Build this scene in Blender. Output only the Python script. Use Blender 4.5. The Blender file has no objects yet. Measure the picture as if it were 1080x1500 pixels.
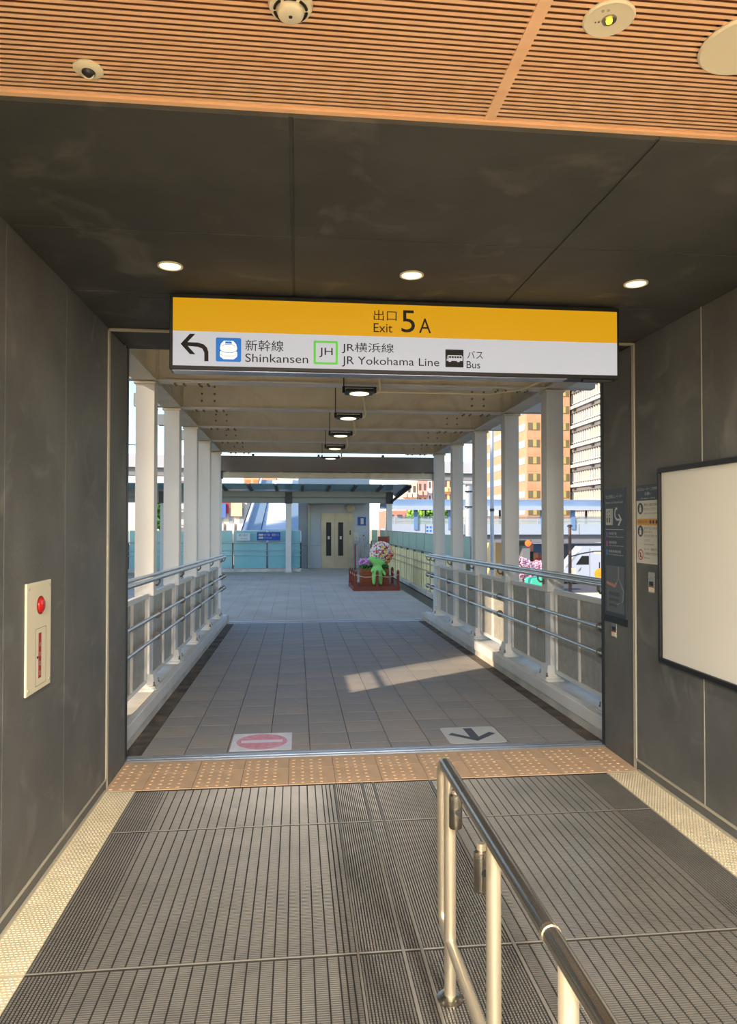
import bpy, bmesh, math, random
from mathutils import Vector, Matrix
R = math.radians
rnd = random.Random(7)
scene = bpy.context.scene
COL = scene.collection
# ------------------------------------------------------------------ camera
F_PX, W_PX = 1006.0, 1080.0
YAW = math.atan(105 / F_PX); PITCH = math.atan(17 / F_PX); EYE = 1.65
cam_d = bpy.data.cameras.new('camera'); cam = bpy.data.objects.new('camera', cam_d); COL.objects.link(cam)
cam_d.sensor_fit = 'VERTICAL'; cam_d.sensor_height = 36.0; cam_d.lens = 36.0 * F_PX / 1500.0
cam_d.clip_start = 0.02; cam_d.clip_end = 600
cam.location = (0, 0, EYE); cam.rotation_euler = (R(90) + PITCH, 0, -YAW)
scene.camera = cam
# ------------------------------------------------------------------ sky, sun, exposure
SUN_EL = 25.0
SUN_DIR = Vector((1.0, 0.66, 0)).normalized()          # the way the light travels over the ground
w = bpy.data.worlds.new('world'); scene.world = w; w.use_nodes = True
nt = w.node_tree; nt.nodes.clear()
sky = nt.nodes.new('ShaderNodeTexSky'); sky.sky_type = 'NISHITA'; sky.sun_disc = False
sky.sun_elevation = R(SUN_EL); sky.air_density = 1.0; sky.dust_density = 0.4; sky.ozone_density = 1.5
sky.sun_rotation = math.atan2(-SUN_DIR.x, -SUN_DIR.y)
bg = nt.nodes.new('ShaderNodeBackground'); bg.inputs[1].default_value = 0.34
wo = nt.nodes.new('ShaderNodeOutputWorld')
nt.links.new(sky.outputs[0], bg.inputs[0]); nt.links.new(bg.outputs[0], wo.inputs[0])
sd = bpy.data.lights.new('sun', 'SUN'); sd.energy = 7.5; sd.angle = R(0.8); sd.color = (1.0, 0.80, 0.58)
so = bpy.data.objects.new('sun', sd); COL.objects.link(so)
so.rotation_euler = Vector((SUN_DIR.x * math.cos(R(SUN_EL)), SUN_DIR.y * math.cos(R(SUN_EL)), -math.sin(R(SUN_EL)))).to_track_quat('-Z', 'Y').to_euler()
vs = scene.view_settings
scene.display_settings.display_device = 'sRGB'
vs.view_transform = 'Standard'; vs.look = 'None'; vs.exposure = 0.0; vs.gamma = 1.0; vs.use_curve_mapping = False
HALL_FILL, HALL_FILL_COL = 250.0, (1.0, 0.94, 0.84)          # added warm fill lamps, unseen behind the camera
SPOT_LAMP = 5.0

# ------------------------------------------------------------------ helpers
_f = Vector((math.sin(YAW) * math.cos(PITCH), math.cos(YAW) * math.cos(PITCH), math.sin(PITCH)))
_r = Vector((math.cos(YAW), -math.sin(YAW), 0)); _u = _r.cross(_f)
def at(x, y, X=None, Y=None, Z=None):
    d = _f + _r * ((x - 540) / F_PX) + _u * ((750 - y) / F_PX)
    t = X / d.x if X is not None else (Y / d.y if Y is not None else (Z - EYE) / d.z)
    return Vector((0, 0, EYE)) + d * t
SL = 0.016
def bz(y): return -SL * (y - 5.03) if y < 12.45 else -SL * (12.45 - 5.03)
PZ = bz(13)
def lin(c):
    return tuple((v / 255 / 12.92 if v / 255 <= 0.04045 else ((v / 255 + 0.055) / 1.055) ** 2.4) for v in c)
def mat(name, col, rough=0.6, metal=0.0, col2=None, scale=4.0, mix=(0.35, 0.65), stretch=None, bump=0.0, bscale=60.0,
        emit=0.0, ecol=None, trans=0.0, alpha=1.0, col3=None, scale3=1.0, spec=0.5, detail=6.0, rvar=0.0, ior=1.45):
    m = bpy.data.materials.new(name); m.use_nodes = True; n = m.node_tree; b = n.nodes['Principled BSDF']
    b.inputs['Base Color'].default_value = (*lin(col), 1); b.inputs['Roughness'].default_value = rough
    b.inputs['Metallic'].default_value = metal; b.inputs['Specular IOR Level'].default_value = spec
    b.inputs['IOR'].default_value = ior
    tc = n.nodes.new('ShaderNodeTexCoord'); mp = n.nodes.new('ShaderNodeMapping')
    if stretch: mp.inputs['Scale'].default_value = stretch
    n.links.new(tc.outputs['Object'], mp.inputs[0])
    out = None
    if col2 is not None:
        no = n.nodes.new('ShaderNodeTexNoise'); no.inputs['Scale'].default_value = scale; no.inputs['Detail'].default_value = detail
        n.links.new(mp.outputs[0], no.inputs['Vector'])
        rp = n.nodes.new('ShaderNodeValToRGB'); rp.color_ramp.elements[0].position = mix[0]; rp.color_ramp.elements[1].position = mix[1]
        rp.color_ramp.elements[0].color = (*lin(col), 1); rp.color_ramp.elements[1].color = (*lin(col2), 1)
        n.links.new(no.outputs[0], rp.inputs[0]); out = rp.outputs[0]
        if col3 is not None:
            n3 = n.nodes.new('ShaderNodeTexNoise'); n3.inputs['Scale'].default_value = scale3; n3.inputs['Detail'].default_value = 8
            n3.inputs['Distortion'].default_value = 1.2
            n.links.new(mp.outputs[0], n3.inputs['Vector'])
            r3 = n.nodes.new('ShaderNodeValToRGB'); r3.color_ramp.elements[0].position = 0.58; r3.color_ramp.elements[1].position = 0.78
            n.links.new(n3.outputs[0], r3.inputs[0])
            mx = n.nodes.new('ShaderNodeMix'); mx.data_type = 'RGBA'; n.links.new(r3.outputs[0], mx.inputs[0])
            n.links.new(out, mx.inputs[6]); mx.inputs[7].default_value = (*lin(col3), 1); out = mx.outputs[2]
        n.links.new(out, b.inputs['Base Color'])
        if rvar:
            mr = n.nodes.new('ShaderNodeMapRange'); mr.inputs[3].default_value = rough - rvar; mr.inputs[4].default_value = rough + rvar
            n.links.new(no.outputs[0], mr.inputs[0]); n.links.new(mr.outputs[0], b.inputs['Roughness'])
    if bump:
        nb = n.nodes.new('ShaderNodeTexNoise'); nb.inputs['Scale'].default_value = bscale; nb.inputs['Detail'].default_value = 4
        bp = n.nodes.new('ShaderNodeBump'); bp.inputs['Strength'].default_value = bump; bp.inputs['Distance'].default_value = 0.01
        n.links.new(mp.outputs[0], nb.inputs['Vector']); n.links.new(nb.outputs[0], bp.inputs['Height']); n.links.new(bp.outputs[0], b.inputs['Normal'])
    if emit:
        b.inputs['Emission Strength'].default_value = emit
        b.inputs['Emission Color'].default_value = (*lin(ecol or col), 1)
    if trans: b.inputs['Transmission Weight'].default_value = trans
    if alpha < 1: b.inputs['Alpha'].default_value = alpha
    return m

class MB:
    def __init__(s): s.v = []; s.f = []
    def box(s, x0, x1, y0, y1, z0, z1):
        i = len(s.v)
        s.v += [(x0,y0,z0),(x1,y0,z0),(x1,y1,z0),(x0,y1,z0),(x0,y0,z1),(x1,y0,z1),(x1,y1,z1),(x0,y1,z1)]
        s.f += [(i,i+3,i+2,i+1),(i+4,i+5,i+6,i+7),(i,i+1,i+5,i+4),(i+1,i+2,i+6,i+5),(i+2,i+3,i+7,i+6),(i+3,i,i+4,i+7)]
        return s
    def hexa(s, p):                                     # eight corners: bottom four, top four
        i = len(s.v); s.v += [tuple(q) for q in p]
        s.f += [(i,i+3,i+2,i+1),(i+4,i+5,i+6,i+7),(i,i+1,i+5,i+4),(i+1,i+2,i+6,i+5),(i+2,i+3,i+7,i+6),(i+3,i,i+4,i+7)]
        return s
    def tube(s, pts, r, n=12, cap=True):
        pts = [Vector(p) for p in pts]; rs = r if isinstance(r, (list, tuple)) else [r] * len(pts)
        ref = None; i0 = len(s.v)
        for k, p in enumerate(pts):
            t = (pts[min(k+1, len(pts)-1)] - pts[max(k-1, 0)]).normalized()
            if ref is None: ref = t.orthogonal().normalized()
            else: ref = (ref - t * ref.dot(t)).normalized()
            b = t.cross(ref)
            for j in range(n):
                a = 2 * math.pi * j / n
                s.v.append(tuple(p + (ref * math.cos(a) + b * math.sin(a)) * rs[k]))
        for k in range(len(pts) - 1):
            for j in range(n):
                a = i0 + k*n + j; b2 = i0 + k*n + (j+1) % n
                s.f.append((a, b2, b2 + n, a + n))
        if cap:
            s.f.append(tuple(i0 + n - 1 - j for j in range(n))); e = i0 + (len(pts)-1)*n
            s.f.append(tuple(e + j for j in range(n)))
        return s
    def lathe(s, c, prof, n=32, axis='z'):              # prof: (radius, height) pairs
        i0 = len(s.v); c = Vector(c)
        for (r, h) in prof:
            for j in range(n):
                a = 2*math.pi*j/n; x, y = r*math.cos(a), r*math.sin(a)
                o = (x, y, h) if axis == 'z' else ((h, x, y) if axis == 'x' else (y, h, x))
                s.v.append(tuple(c + Vector(o)))
        for k in range(len(prof)-1):
            for j in range(n):
                a = i0+k*n+j; b = i0+k*n+(j+1)%n; s.f.append((a, b, b+n, a+n))
        s.f.append(tuple(i0+n-1-j for j in range(n))); e = i0+(len(prof)-1)*n; s.f.append(tuple(e+j for j in range(n)))
        return s
    def prism(s, poly, fr, d0, d1):                     # poly in (a,b), fr = (origin, a axis, b axis, depth axis)
        o, A, B, D = [Vector(q) for q in fr]; n = len(poly); i = len(s.v)
        for d in (d0, d1):
            for (a, b) in poly: s.v.append(tuple(o + A*a + B*b + D*d))
        s.f += [tuple(i + k for k in range(n)), tuple(i + n + n - 1 - k for k in range(n))]
        for k in range(n): s.f.append((i+k, i+n+k, i+n+(k+1)%n, i+(k+1)%n))
        return s
    def flat(s, poly, fr, d=0.0):
        o, A, B, D = [Vector(q) for q in fr]; i = len(s.v)
        for (a, b) in poly: s.v.append(tuple(o + A*a + B*b + D*d))
        s.f.append(tuple(range(i, i+len(poly)))); return s
    def text(s, body, fr, a0, a1, b0, b1, d=0.0, keep=False):     # fits the writing into the box a0..a1, b0..b1
        V, Fs = glyphs(body)
        xs = [p[0] for p in V]; ys = [p[1] for p in V]
        sx = (a1-a0)/(max(xs)-min(xs)); sy = (b1-b0)/(max(ys)-min(ys))
        if keep: sx = sy = min(sx, sy)
        o, A, B, D = [Vector(q) for q in fr]; i = len(s.v)
        for (x, y) in V: s.v.append(tuple(o + A*(a0+(x-min(xs))*sx) + B*(b0+(y-min(ys))*sy) + D*d))
        s.f += [tuple(i+k for k in q) for q in Fs]; return s
    def build(s, name, m, parent=None, smooth=False, bevel=0.0, kind=None, label=None, fix=True):
        me = bpy.data.meshes.new(name); me.from_pydata(s.v, [], s.f)
        if fix and len(s.f) < 60000:
            bm = bmesh.new(); bm.from_mesh(me); bmesh.ops.recalc_face_normals(bm, faces=bm.faces); bm.to_mesh(me); bm.free()
        me.update()
        if smooth:
            for p in me.polygons: p.use_smooth = True
            try: me.set_sharp_from_angle(angle=R(40))
            except Exception: pass
        me.materials.append(m)
        o = bpy.data.objects.new(name, me); COL.objects.link(o)
        if parent is not None: o.parent = parent
        if bevel:
            md = o.modifiers.new('bevel', 'BEVEL'); md.width = bevel; md.segments = 2; md.limit_method = 'ANGLE'
        if kind: o['kind'] = kind
        if label: o['label'] = label
        return o
_gc = {}
_fc = bpy.data.curves.new('glyph_source', 'FONT'); _fo = bpy.data.objects.new('glyph_source', _fc)
def glyphs(body):
    if body not in _gc:
        _fc.body = body; _fc.resolution_u = 4; COL.objects.link(_fo)
        dg = bpy.context.evaluated_depsgraph_get(); dg.update()
        me = bpy.data.meshes.new_from_object(_fo.evaluated_get(dg))
        _gc[body] = ([(v.co.x, v.co.y) for v in me.vertices], [tuple(p.vertices) for p in me.polygons])
        bpy.data.meshes.remove(me); COL.objects.unlink(_fo)
    return _gc[body]
def tag(o, label, cat, group=None):
    o['label'] = label; o['category'] = cat
    if group: o['group'] = group
    return o
def thing(name, label, cat, loc=(0, 0, 0), rot=(0, 0, 0), group=None):
    o = bpy.data.objects.new(name, None); COL.objects.link(o); o.location = loc; o.rotation_euler = rot; o.empty_display_size = 0.1
    return tag(o, label, cat, group)
def struct(name, mb, m, **k):
    o = mb.build(name, m, **k); o['kind'] = 'structure'; return o
def dup(root, loc=None, label=None, parent=None):
    c = root.copy(); COL.objects.link(c)
    if loc is not None: c.location = loc
    if label: c['label'] = label
    if parent is not None: c.parent = parent
    for ch in [q for q in KIDS.get(root.name, root.children)]: dup(ch, parent=c)
    return c
KIDS = {}
def arc(c, r, a0, a1, n, u, v):
    c, u, v = Vector(c), Vector(u), Vector(v)
    return [c + u*(r*math.cos(R(a0+(a1-a0)*k/n))) + v*(r*math.sin(R(a0+(a1-a0)*k/n))) for k in range(n+1)]
def ordinal(i): return ['nearest', 'second', 'third', 'fourth', 'fifth', 'sixth', 'seventh', 'eighth'][i]

# ------------------------------------------------------------------ materials
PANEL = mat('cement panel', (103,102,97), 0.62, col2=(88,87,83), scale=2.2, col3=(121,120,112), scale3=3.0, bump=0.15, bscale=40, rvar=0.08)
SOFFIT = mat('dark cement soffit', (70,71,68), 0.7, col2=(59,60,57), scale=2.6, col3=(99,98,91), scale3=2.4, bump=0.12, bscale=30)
JOINT = mat('dark joint', (52,50,46), 0.8)
STEEL = mat('stainless steel', (190,184,170), 0.28, 1.0, col2=(170,165,152), scale=3, stretch=(1,1,12), rvar=0.05)
DARKRAIL = mat('polished rail with dark reflection', (188,184,178), 0.27, 1.0, col2=(166,162,156), scale=2, rvar=0.05)  # steel darkened to carry the dark ceiling's reflection on the top rail
SATIN = mat('satin steel', (228,214,186), 0.36, 0.8, col2=(216,202,174), scale=2, rvar=0.05)
WOODC = mat('orange timber', (246,202,158), 0.55, col2=(240,190,144), scale=3, stretch=(0.6,6,6), bump=0.05)
GAPSHADE = mat('rib gap shade', (112,66,36), 0.8)  # shade in the gaps between ribs, put into a dark brown
FLOORM = mat('landing plate', (58,55,50), 0.5, 0.3, col2=(50,48,44), scale=2)
RIB = mat('ribbed aluminium', (138,134,126), 0.32, 0.65, col2=(122,119,112), scale=3.5, rvar=0.08)
SEAM = mat('pale metal seam', (186,178,158), 0.5, 0.3)
CHECK = mat('stamped steel plate', (222,208,176), 0.45, 0.3, col2=(208,194,162), scale=8)
TACT = mat('tan tactile tile', (206,174,140), 0.7, col2=(194,162,128), scale=5, col3=(216,188,154), scale3=3)
ALU = mat('aluminium sill', (176,182,190), 0.3, 0.85)
BTILE = mat('bridge floor tile', (152,149,146), 0.72, col2=(140,137,134), scale=3.0, bump=0.1, bscale=90)
BTILE2 = mat('bridge floor tile warm', (160,154,147), 0.72, col2=(147,141,135), scale=3.0, bump=0.1, bscale=90)
GUTTER = mat('stained gutter mortar', (104,94,82), 0.85, col2=(66,61,56), scale=6, col3=(136,112,86), scale3=2, bump=0.3)
WHITE = mat('white painted steel', (220,219,215), 0.5, col2=(210,208,202), scale=2, stretch=(1,1,.4))
CURB = mat('white painted curb', (210,204,190), 0.6, col2=(184,178,166), scale=3, bump=0.05)
GREYSH = mat('grey perforated sheet', (176,172,160), 0.55, 0.1, col2=(160,156,146), scale=14)
BEAMP = mat('cream painted steel beam', (222,215,196), 0.55, col2=(208,201,182), scale=2.5, col3=(184,173,152), scale3=2.0)
BOLT = mat('weathered bolt', (120,112,98), 0.6, 0.2)
TUBE = mat('brushed handrail tube', (196,198,198), 0.3, 1.0)
BLACK = mat('black metal', (24,23,22), 0.45)
DGREY = mat('dark grey metal', (58,58,60), 0.4, 0.5)
CREAM = mat('cream enamel', (226,216,184), 0.45)
REDM = mat('red lamp', (196,28,24), 0.25)
INK = mat('black ink', (28,24,24), 0.7)
LENS = mat('lit lens', (255,246,214), 0.4, emit=1.3)

# ================================================================== THE CORRIDOR
XL, XR, CZ, WZ = -1.18, 2.28, 2.88, 2.90
HB = -7.0                                               # the hall goes on behind the camera
wl = struct('wall_left', MB().box(-1.45, XL-.022, 0.3, 4.95, -0.3, 3.6), JOINT)
wr = struct('wall_right', MB().box(XR+.022, 2.55, HB, 4.95, -0.3, 3.6), JOINT)
ys = [4.433] + [4.40 - 0.74*k for k in range(1, 7)]
for k in range(5):
    y1, y0 = ys[k]-.003, ys[k+1]+.003
    MB().box(XL-.022, XL, y0, y1, .068, CZ).build('panel', PANEL, wl, bevel=.0015)
for k in range(6):
    y1, y0 = ys[k]-.003, ys[k+1]+.003
    MB().box(XR, XR+.022, y0, y1, .072, CZ).build('panel', PANEL, wr, bevel=.0015)
MB().box(XR, XR+.022, HB, ys[6]-.003, .072, 2.9).build('panel', PANEL, wr)
MB().box(XR-.002, XR+.01, 3.656, 3.664, .072, CZ).build('joint_strip', SEAM, wr)
# reveals between the steel trim and the bridge
MB().box(XL-.022, XL+.004, 4.462, 4.905, .0, CZ-.012).build('reveal_panel', PANEL, wl)
MB().box(XR-.004, XR+.022, 4.462, 4.905, .0, CZ-.012).build('reveal_panel', PANEL, wr)
MB().box(XL-.02, XL+.008, 4.905, 4.95, 0, CZ).build('edge_trim', DGREY, wl)
MB().box(XR-.008, XR+.02, 4.905, 4.95, 0, CZ).build('edge_trim', DGREY, wr)
struct('baseboard_left', MB().box(XL-.004, XL+.006, 0.3, 4.43, 0, .060), PANEL)
struct('trim_1', MB().box(XL-.004, XL+.009, 0.3, 4.43, .060, .067), SEAM)
struct('baseboard_right', MB().box(XR-.006, XR+.004, HB, 4.43, 0, .060), PANEL)
struct('trim_2', MB().box(XR-.009, XR+.004, HB, 4.43, .060, .072), SEAM)
struct('trim_3', MB().box(XL+.006, XL+.016, 1.0, 4.395, 0, .012).box(XR-.018, XR-.006, 1.0, 4.395, 0, .012), SEAM)
# steel frame round the end of the corridor
fr = MB()
for (a, b) in ((0, .012), (.019, .026)):
    fr.box(XL-.004, XL+.009, 4.432+a*1.2, 4.432+b*1.2, 0, CZ-.004)
    fr.box(XR-.009, XR+.004, 4.432+a*1.2, 4.432+b*1.2, 0, CZ-.004)
    fr.box(XL, XR, 4.432+a*1.2, 4.432+b*1.2, CZ-.016, CZ-.004)
struct('trim_4', fr, SEAM)

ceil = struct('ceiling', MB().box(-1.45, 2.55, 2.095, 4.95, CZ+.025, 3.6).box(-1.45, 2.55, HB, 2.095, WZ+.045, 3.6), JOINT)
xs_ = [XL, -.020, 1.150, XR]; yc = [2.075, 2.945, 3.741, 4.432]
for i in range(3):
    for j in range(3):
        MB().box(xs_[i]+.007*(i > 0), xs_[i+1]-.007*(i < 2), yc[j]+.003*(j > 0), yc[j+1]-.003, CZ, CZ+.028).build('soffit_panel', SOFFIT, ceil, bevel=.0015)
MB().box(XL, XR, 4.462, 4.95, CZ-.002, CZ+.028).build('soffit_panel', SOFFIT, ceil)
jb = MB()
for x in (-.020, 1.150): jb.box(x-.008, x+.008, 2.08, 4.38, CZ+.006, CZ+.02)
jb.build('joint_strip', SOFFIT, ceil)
hp = MB()                                               # outline of the access hatch beside the sign
for (a, b, c, d) in ((-.86, -.46, 3.82, 3.824), (-.86, -.46, 4.30, 4.304), (-.86, -.856, 3.82, 4.304), (-.464, -.46, 3.82, 4.304)):
    hp.box(a, b, c, d, CZ-.0015, CZ+.004)
hp.build('hatch_frame', BLACK, ceil)
# timber rib ceiling nearer the camera
sl = MB(); n_s = int((2.06 + 0.4) / .0196)
for (xa, xb) in ((XL, .573), (.607, XR)):
    for k in range(n_s):
        y1 = 2.052 - k*.0196
        sl.hexa([(xa,y1-.0132,WZ),(xb,y1-.0132,WZ),(xb,y1-.0015,WZ),(xa,y1-.0015,WZ),(xa,y1-.0035,WZ+.009),(xb,y1-.0035,WZ+.009),(xb,y1-.0005,WZ+.009),(xa,y1-.0005,WZ+.009)])
sl.build('timber_rib', WOODC, ceil, kind='stuff')
MB().box(XL, XR, -.4, 2.056, WZ+.009, WZ+.045).build('timber_backing', GAPSHADE, ceil)
MB().box(XL, XR, HB, -.4, WZ+.002, WZ+.045).build('timber_backing', WOODC, ceil)
MB().box(XL, XR, 2.056, 2.075, WZ-.006, WZ+.03).build('timber_edge', WOODC, ceil)
MB().box(.573, .607, -0.4, 2.056, WZ-.002, WZ+.012).build('timber_edge', WOODC, ceil)

# floor: landing plates with real ribs
flo = struct('floor', MB().box(-1.45, 2.55, -0.4, 4.95, -.3, -.0035), FLOORM)
HALLF = mat('warm hall stone', (206,190,164), 0.5, col2=(196,180,154), scale=2)
struct('floor.001', MB().box(-14.0, 2.55, HB-6, -0.4, -.3, 0), HALLF)
xg = []                                                 # rib cells across: (x0, x1)
def cells(a, b, p, g):
    n = round((b-a)/p)
    for k in range(n): xg.append((a+k*(b-a)/n+g/2, a+(k+1)*(b-a)/n-g/2))
cells(-.985, -.808, .0136, .005); cells(-.808, -.783, .025, .005); cells(-.783, .117, .05, .006); cells(.117, .16, .043, .006)
cells(.16, .232, .024, .006); cells(.242, .405, .0116, .005); cells(.421, .478, .0116, .005); cells(.494, .842, .0116, .005)
cells(.86, 1.80, .0495, .006); cells(1.80, 1.84, .04, .006); cells(1.84, 2.043, .0136, .005)
def ribs(y0, y1):
    m = MB(); n = int((y1-y0)/.011)
    for k in range(n):
        a = y0 + k*.011; b = a + .0068
        for (p, q) in xg:
            i = len(m.v)
            m.v += [(p,a,-.0035),(q,a,-.0035),(q,b,-.0035),(p,b,-.0035),(p+.0006,a+.001,0),(q-.0006,a+.001,0),(q-.0006,b-.001,0),(p+.0006,b-.001,0)]
            m.f += [(i+4,i+5,i+6,i+7),(i,i+1,i+5,i+4),(i+1,i+2,i+6,i+5),(i+2,i+3,i+7,i+6),(i+3,i,i+4,i+7)]
    return m.build('rib', RIB, flo, kind='stuff', fix=False)
ribs(1.35, 2.659); ribs(2.6635, 3.816); ribs(3.826, 4.385)
sm = MB()
for (a, b) in ((.233, .241), (.407, .419), (.480, .492), (.845, .858)): sm.box(a, b, 1.3, 4.39, -.0035, .0005)
for y in (2.6605, 3.8195): sm.box(-.985, 2.043, y-.002, y+.002, -.0035, .0002)
sm.build('seam_strip', mat('floor seam', (150,146,136), .45, .5), flo)
for (xa, xb) in ((XL+.014, -.987), (2.045, XR-.016)):
    for (ya, yb) in ((1.0, 2.655), (2.659, 4.392)):
        p = MB().box(xa, xb, ya, yb, -.0035, .0015).build('border_plate', CHECK, flo)
        t = MB(); ny = int((yb-ya)/.0155); nx = int((xb-xa)/.0175)
        for j in range(ny):
            for i in range(nx):
                x = xa+.010+i*.0175+(j % 2)*.006; y = ya+.008+j*.0155
                t.hexa([(x-.006,y-.003,.0015),(x+.006,y-.003,.0015),(x+.006,y+.003,.0015),(x-.006,y+.003,.0015),(x-.004,y-.0015,.0034),(x+.004,y-.0015,.0034),(x+.004,y+.0015,.0034),(x-.004,y+.0015,.0034)])
        t.build('tread_bump', CHECK, p, kind='stuff', fix=False)
# tactile tiles
def tact_mesh(wd, dp, ny, nx):
    m = MB().box(.0015, wd-.0015, .0015, dp-.0015, -.01, .0)
    for j in range(ny):
        for i in range(nx):
            x, y = .03+.06*i, .03+.06*j
            m.lathe((x, y, 0), [(.0125, 0), (.0115, .0035), (.0075, .005)], 8)
    return m
proto = {}
xb_ = [XL+.004] + [-.950+.3*k for k in range(11)] + [XR-.006]
for row, (ya, yb) in enumerate(((4.398, 4.690), (4.690, 4.897))):
    for k in range(12):
        wd, dp = xb_[k+1]-xb_[k], yb-ya
        key = (round(wd, 3), row)
        if key not in proto:
            proto[key] = tact_mesh(wd, dp, 5 if row == 0 else 3, max(1, int((wd-.02)/.06))).build('tactile_tile', TACT, flo)
            proto[key].location = (xb_[k], ya, .002)
        else:
            o = proto[key].copy(); COL.objects.link(o); o.location = (xb_[k], ya, .002)
sill = MB().box(XL, XR, 4.90, 5.02, -.02, .006).box(XL, XR, 4.905, 4.925, .006, .012).box(XL, XR, 4.95, 4.975, .006, .013).box(XL, XR, 4.995, 5.015, .006, .011)
struct('trim_5', sill, ALU)

# downlights in the dark soffit
for i, x in enumerate((-.603, .563, 1.725)):
    t = thing('downlight', ['round recessed downlight in dark soffit nearest the left wall', 'round recessed downlight in dark soffit above the sign middle',
              'round recessed downlight in dark soffit nearest the right wall'][i], 'light', (x, 3.335, CZ), group='soffit downlights')
    MB().lathe((0,0,0), [(.060,.001),(.060,-.005),(.054,-.007),(.050,-.004),(.050,.0)], 32).build('trim_ring', CREAM, t, smooth=True)
    MB().lathe((0,0,0), [(.049,-.0005),(.049,-.0042)], 32).build('lens', LENS, t)
    ld = bpy.data.lights.new('downlight_beam', 'SPOT'); ld.energy = SPOT_LAMP; ld.spot_size = R(100); ld.spot_blend = .8; ld.color = (1.0, .86, .66); ld.shadow_soft_size = .04
    lo = bpy.data.objects.new('downlight_beam', ld); COL.objects.link(lo); lo.parent = t; lo.location = (0, 0, -.02)
# added fill lamps with fixtures, brightening the corridor from behind the camera
k = 0
for y in (-.6, -2.6, -4.6):
    for x in (-.4, 1.4):
        k += 1
        t = thing('added_fill_lamp', 'round added fill lamp behind the viewer, %s row, %s side' % (['first', 'second', 'third'][(k-1)//2], ['left', 'right'][(k-1) % 2]), 'light', (x, y, WZ+.002), group='added fill lamps in the timber ceiling')
        MB().lathe((0,0,0), [(.11,.0),(.11,-.006),(.10,-.008),(.095,-.003)], 32).build('trim_ring', CREAM, t, smooth=True)
        MB().lathe((0,0,0), [(.094,-.001),(.094,-.004)], 32).build('lens', LENS, t)
        ld = bpy.data.lights.new('fill_beam', 'AREA'); ld.shape = 'DISK'; ld.size = .18; ld.energy = HALL_FILL; ld.color = HALL_FILL_COL
        lo = bpy.data.objects.new('fill_beam', ld); COL.objects.link(lo); lo.parent = t; lo.location = (0, 0, -.02)

# things on the timber ceiling
t = thing('smoke_detector', 'cream round smoke detector at the top edge on the timber ceiling', 'detector', (-.017, 1.636, WZ))
MB().lathe((0,0,0), [(.052,.002),(.054,-.008),(.050,-.016),(.040,-.019)], 36).build('base', CREAM, t, smooth=True)
MB().lathe((0,0,0), [(.031,-.018),(.033,-.026),(.030,-.033),(.024,-.036)], 32).build('head', CREAM, t, smooth=True)
c = MB()
for a in range(6): c.tube(arc((0,0,-.0215), .0385, a*60+6, a*60+50, 5, (1,0,0), (0,1,0)), .0035, 6)
c.build('vent_slot', BLACK, t)
MB().lathe((0,-.0,0), [(.0045,-.036),(.0045,-.0375)], 12).build('sensor_eye', DGREY, t)
MB().lathe((.030,-.022,0), [(.0022,-.0185),(.0022,-.0205)], 8).build('indicator', BLACK, t)
t = thing('ceiling_camera', 'small round ceiling camera set in the timber near top left', 'camera', (-.573, 1.938, WZ))
MB().lathe((0,0,0), [(.040,.002),(.040,-.003),(.034,-.008),(.020,-.010)], 32).build('cover_plate', CREAM, t, smooth=True)
MB().lathe((.001,-.002,0), [(.018,-.009),(.017,-.015),(.010,-.021),(.003,-.022)], 24).build('dome', DGREY, t, smooth=True)
MB().tube(arc((.001,-.002,-.012), .0145, 0, 180, 10, (1,0,0), (0,.3,-.95)), .0022, 6).build('dome_band', CREAM, t)
t = thing('emergency_light', 'flat round emergency light with small lit bulb on the timber', 'light', (.765, 1.606, WZ))
MB().lathe((0,0,0), [(.062,.002),(.063,-.003),(.058,-.007),(.052,-.006)], 40).build('plate', CREAM, t, smooth=True)
MB().lathe((.0,-.002,0), [(.018,-.006),(.017,-.010),(.013,-.009)], 24).build('reflector', STEEL, t, smooth=True)
MB().lathe((.0,-.002,0), [(.0085,-.008),(.007,-.014),(.002,-.016)], 16).build('bulb', mat('amber bulb', (255,214,60), .3, emit=2.2), t, smooth=True)
c = MB()
for (x, y) in ((-.024,-.026),(-.036,-.022)): c.lathe((x+.008, y-.006, 0), [(.0038,-.006),(.0036,-.008)], 12)
c.build('test_button', SEAM, t)
c = MB()
for (x, y) in ((-.030,.010),(-.022,.008)): c.lathe((x, y, 0), [(.0018,-.006),(.0018,-.0075)], 8)
c.build('indicator', BLACK, t)
t = thing('ceiling_speaker', 'large round cream ceiling speaker cover at the top right corner', 'speaker', (1.165, 1.655, WZ))
MB().lathe((0,0,0), [(.115,.002),(.118,-.005),(.112,-.010),(.092,-.008)], 48).build('rim', CREAM, t, smooth=True)
MB().lathe((0,0,0), [(.0905,-.005),(.0905,-.0075)], 48).build('grille', mat('cream grille', (214,204,172), .6, bump=.4, bscale=900), t)
MB().lathe((0,0,0), [(.1205,.012),(.1205,.0005)], 32).build('cut_out', BLACK, t)

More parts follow.
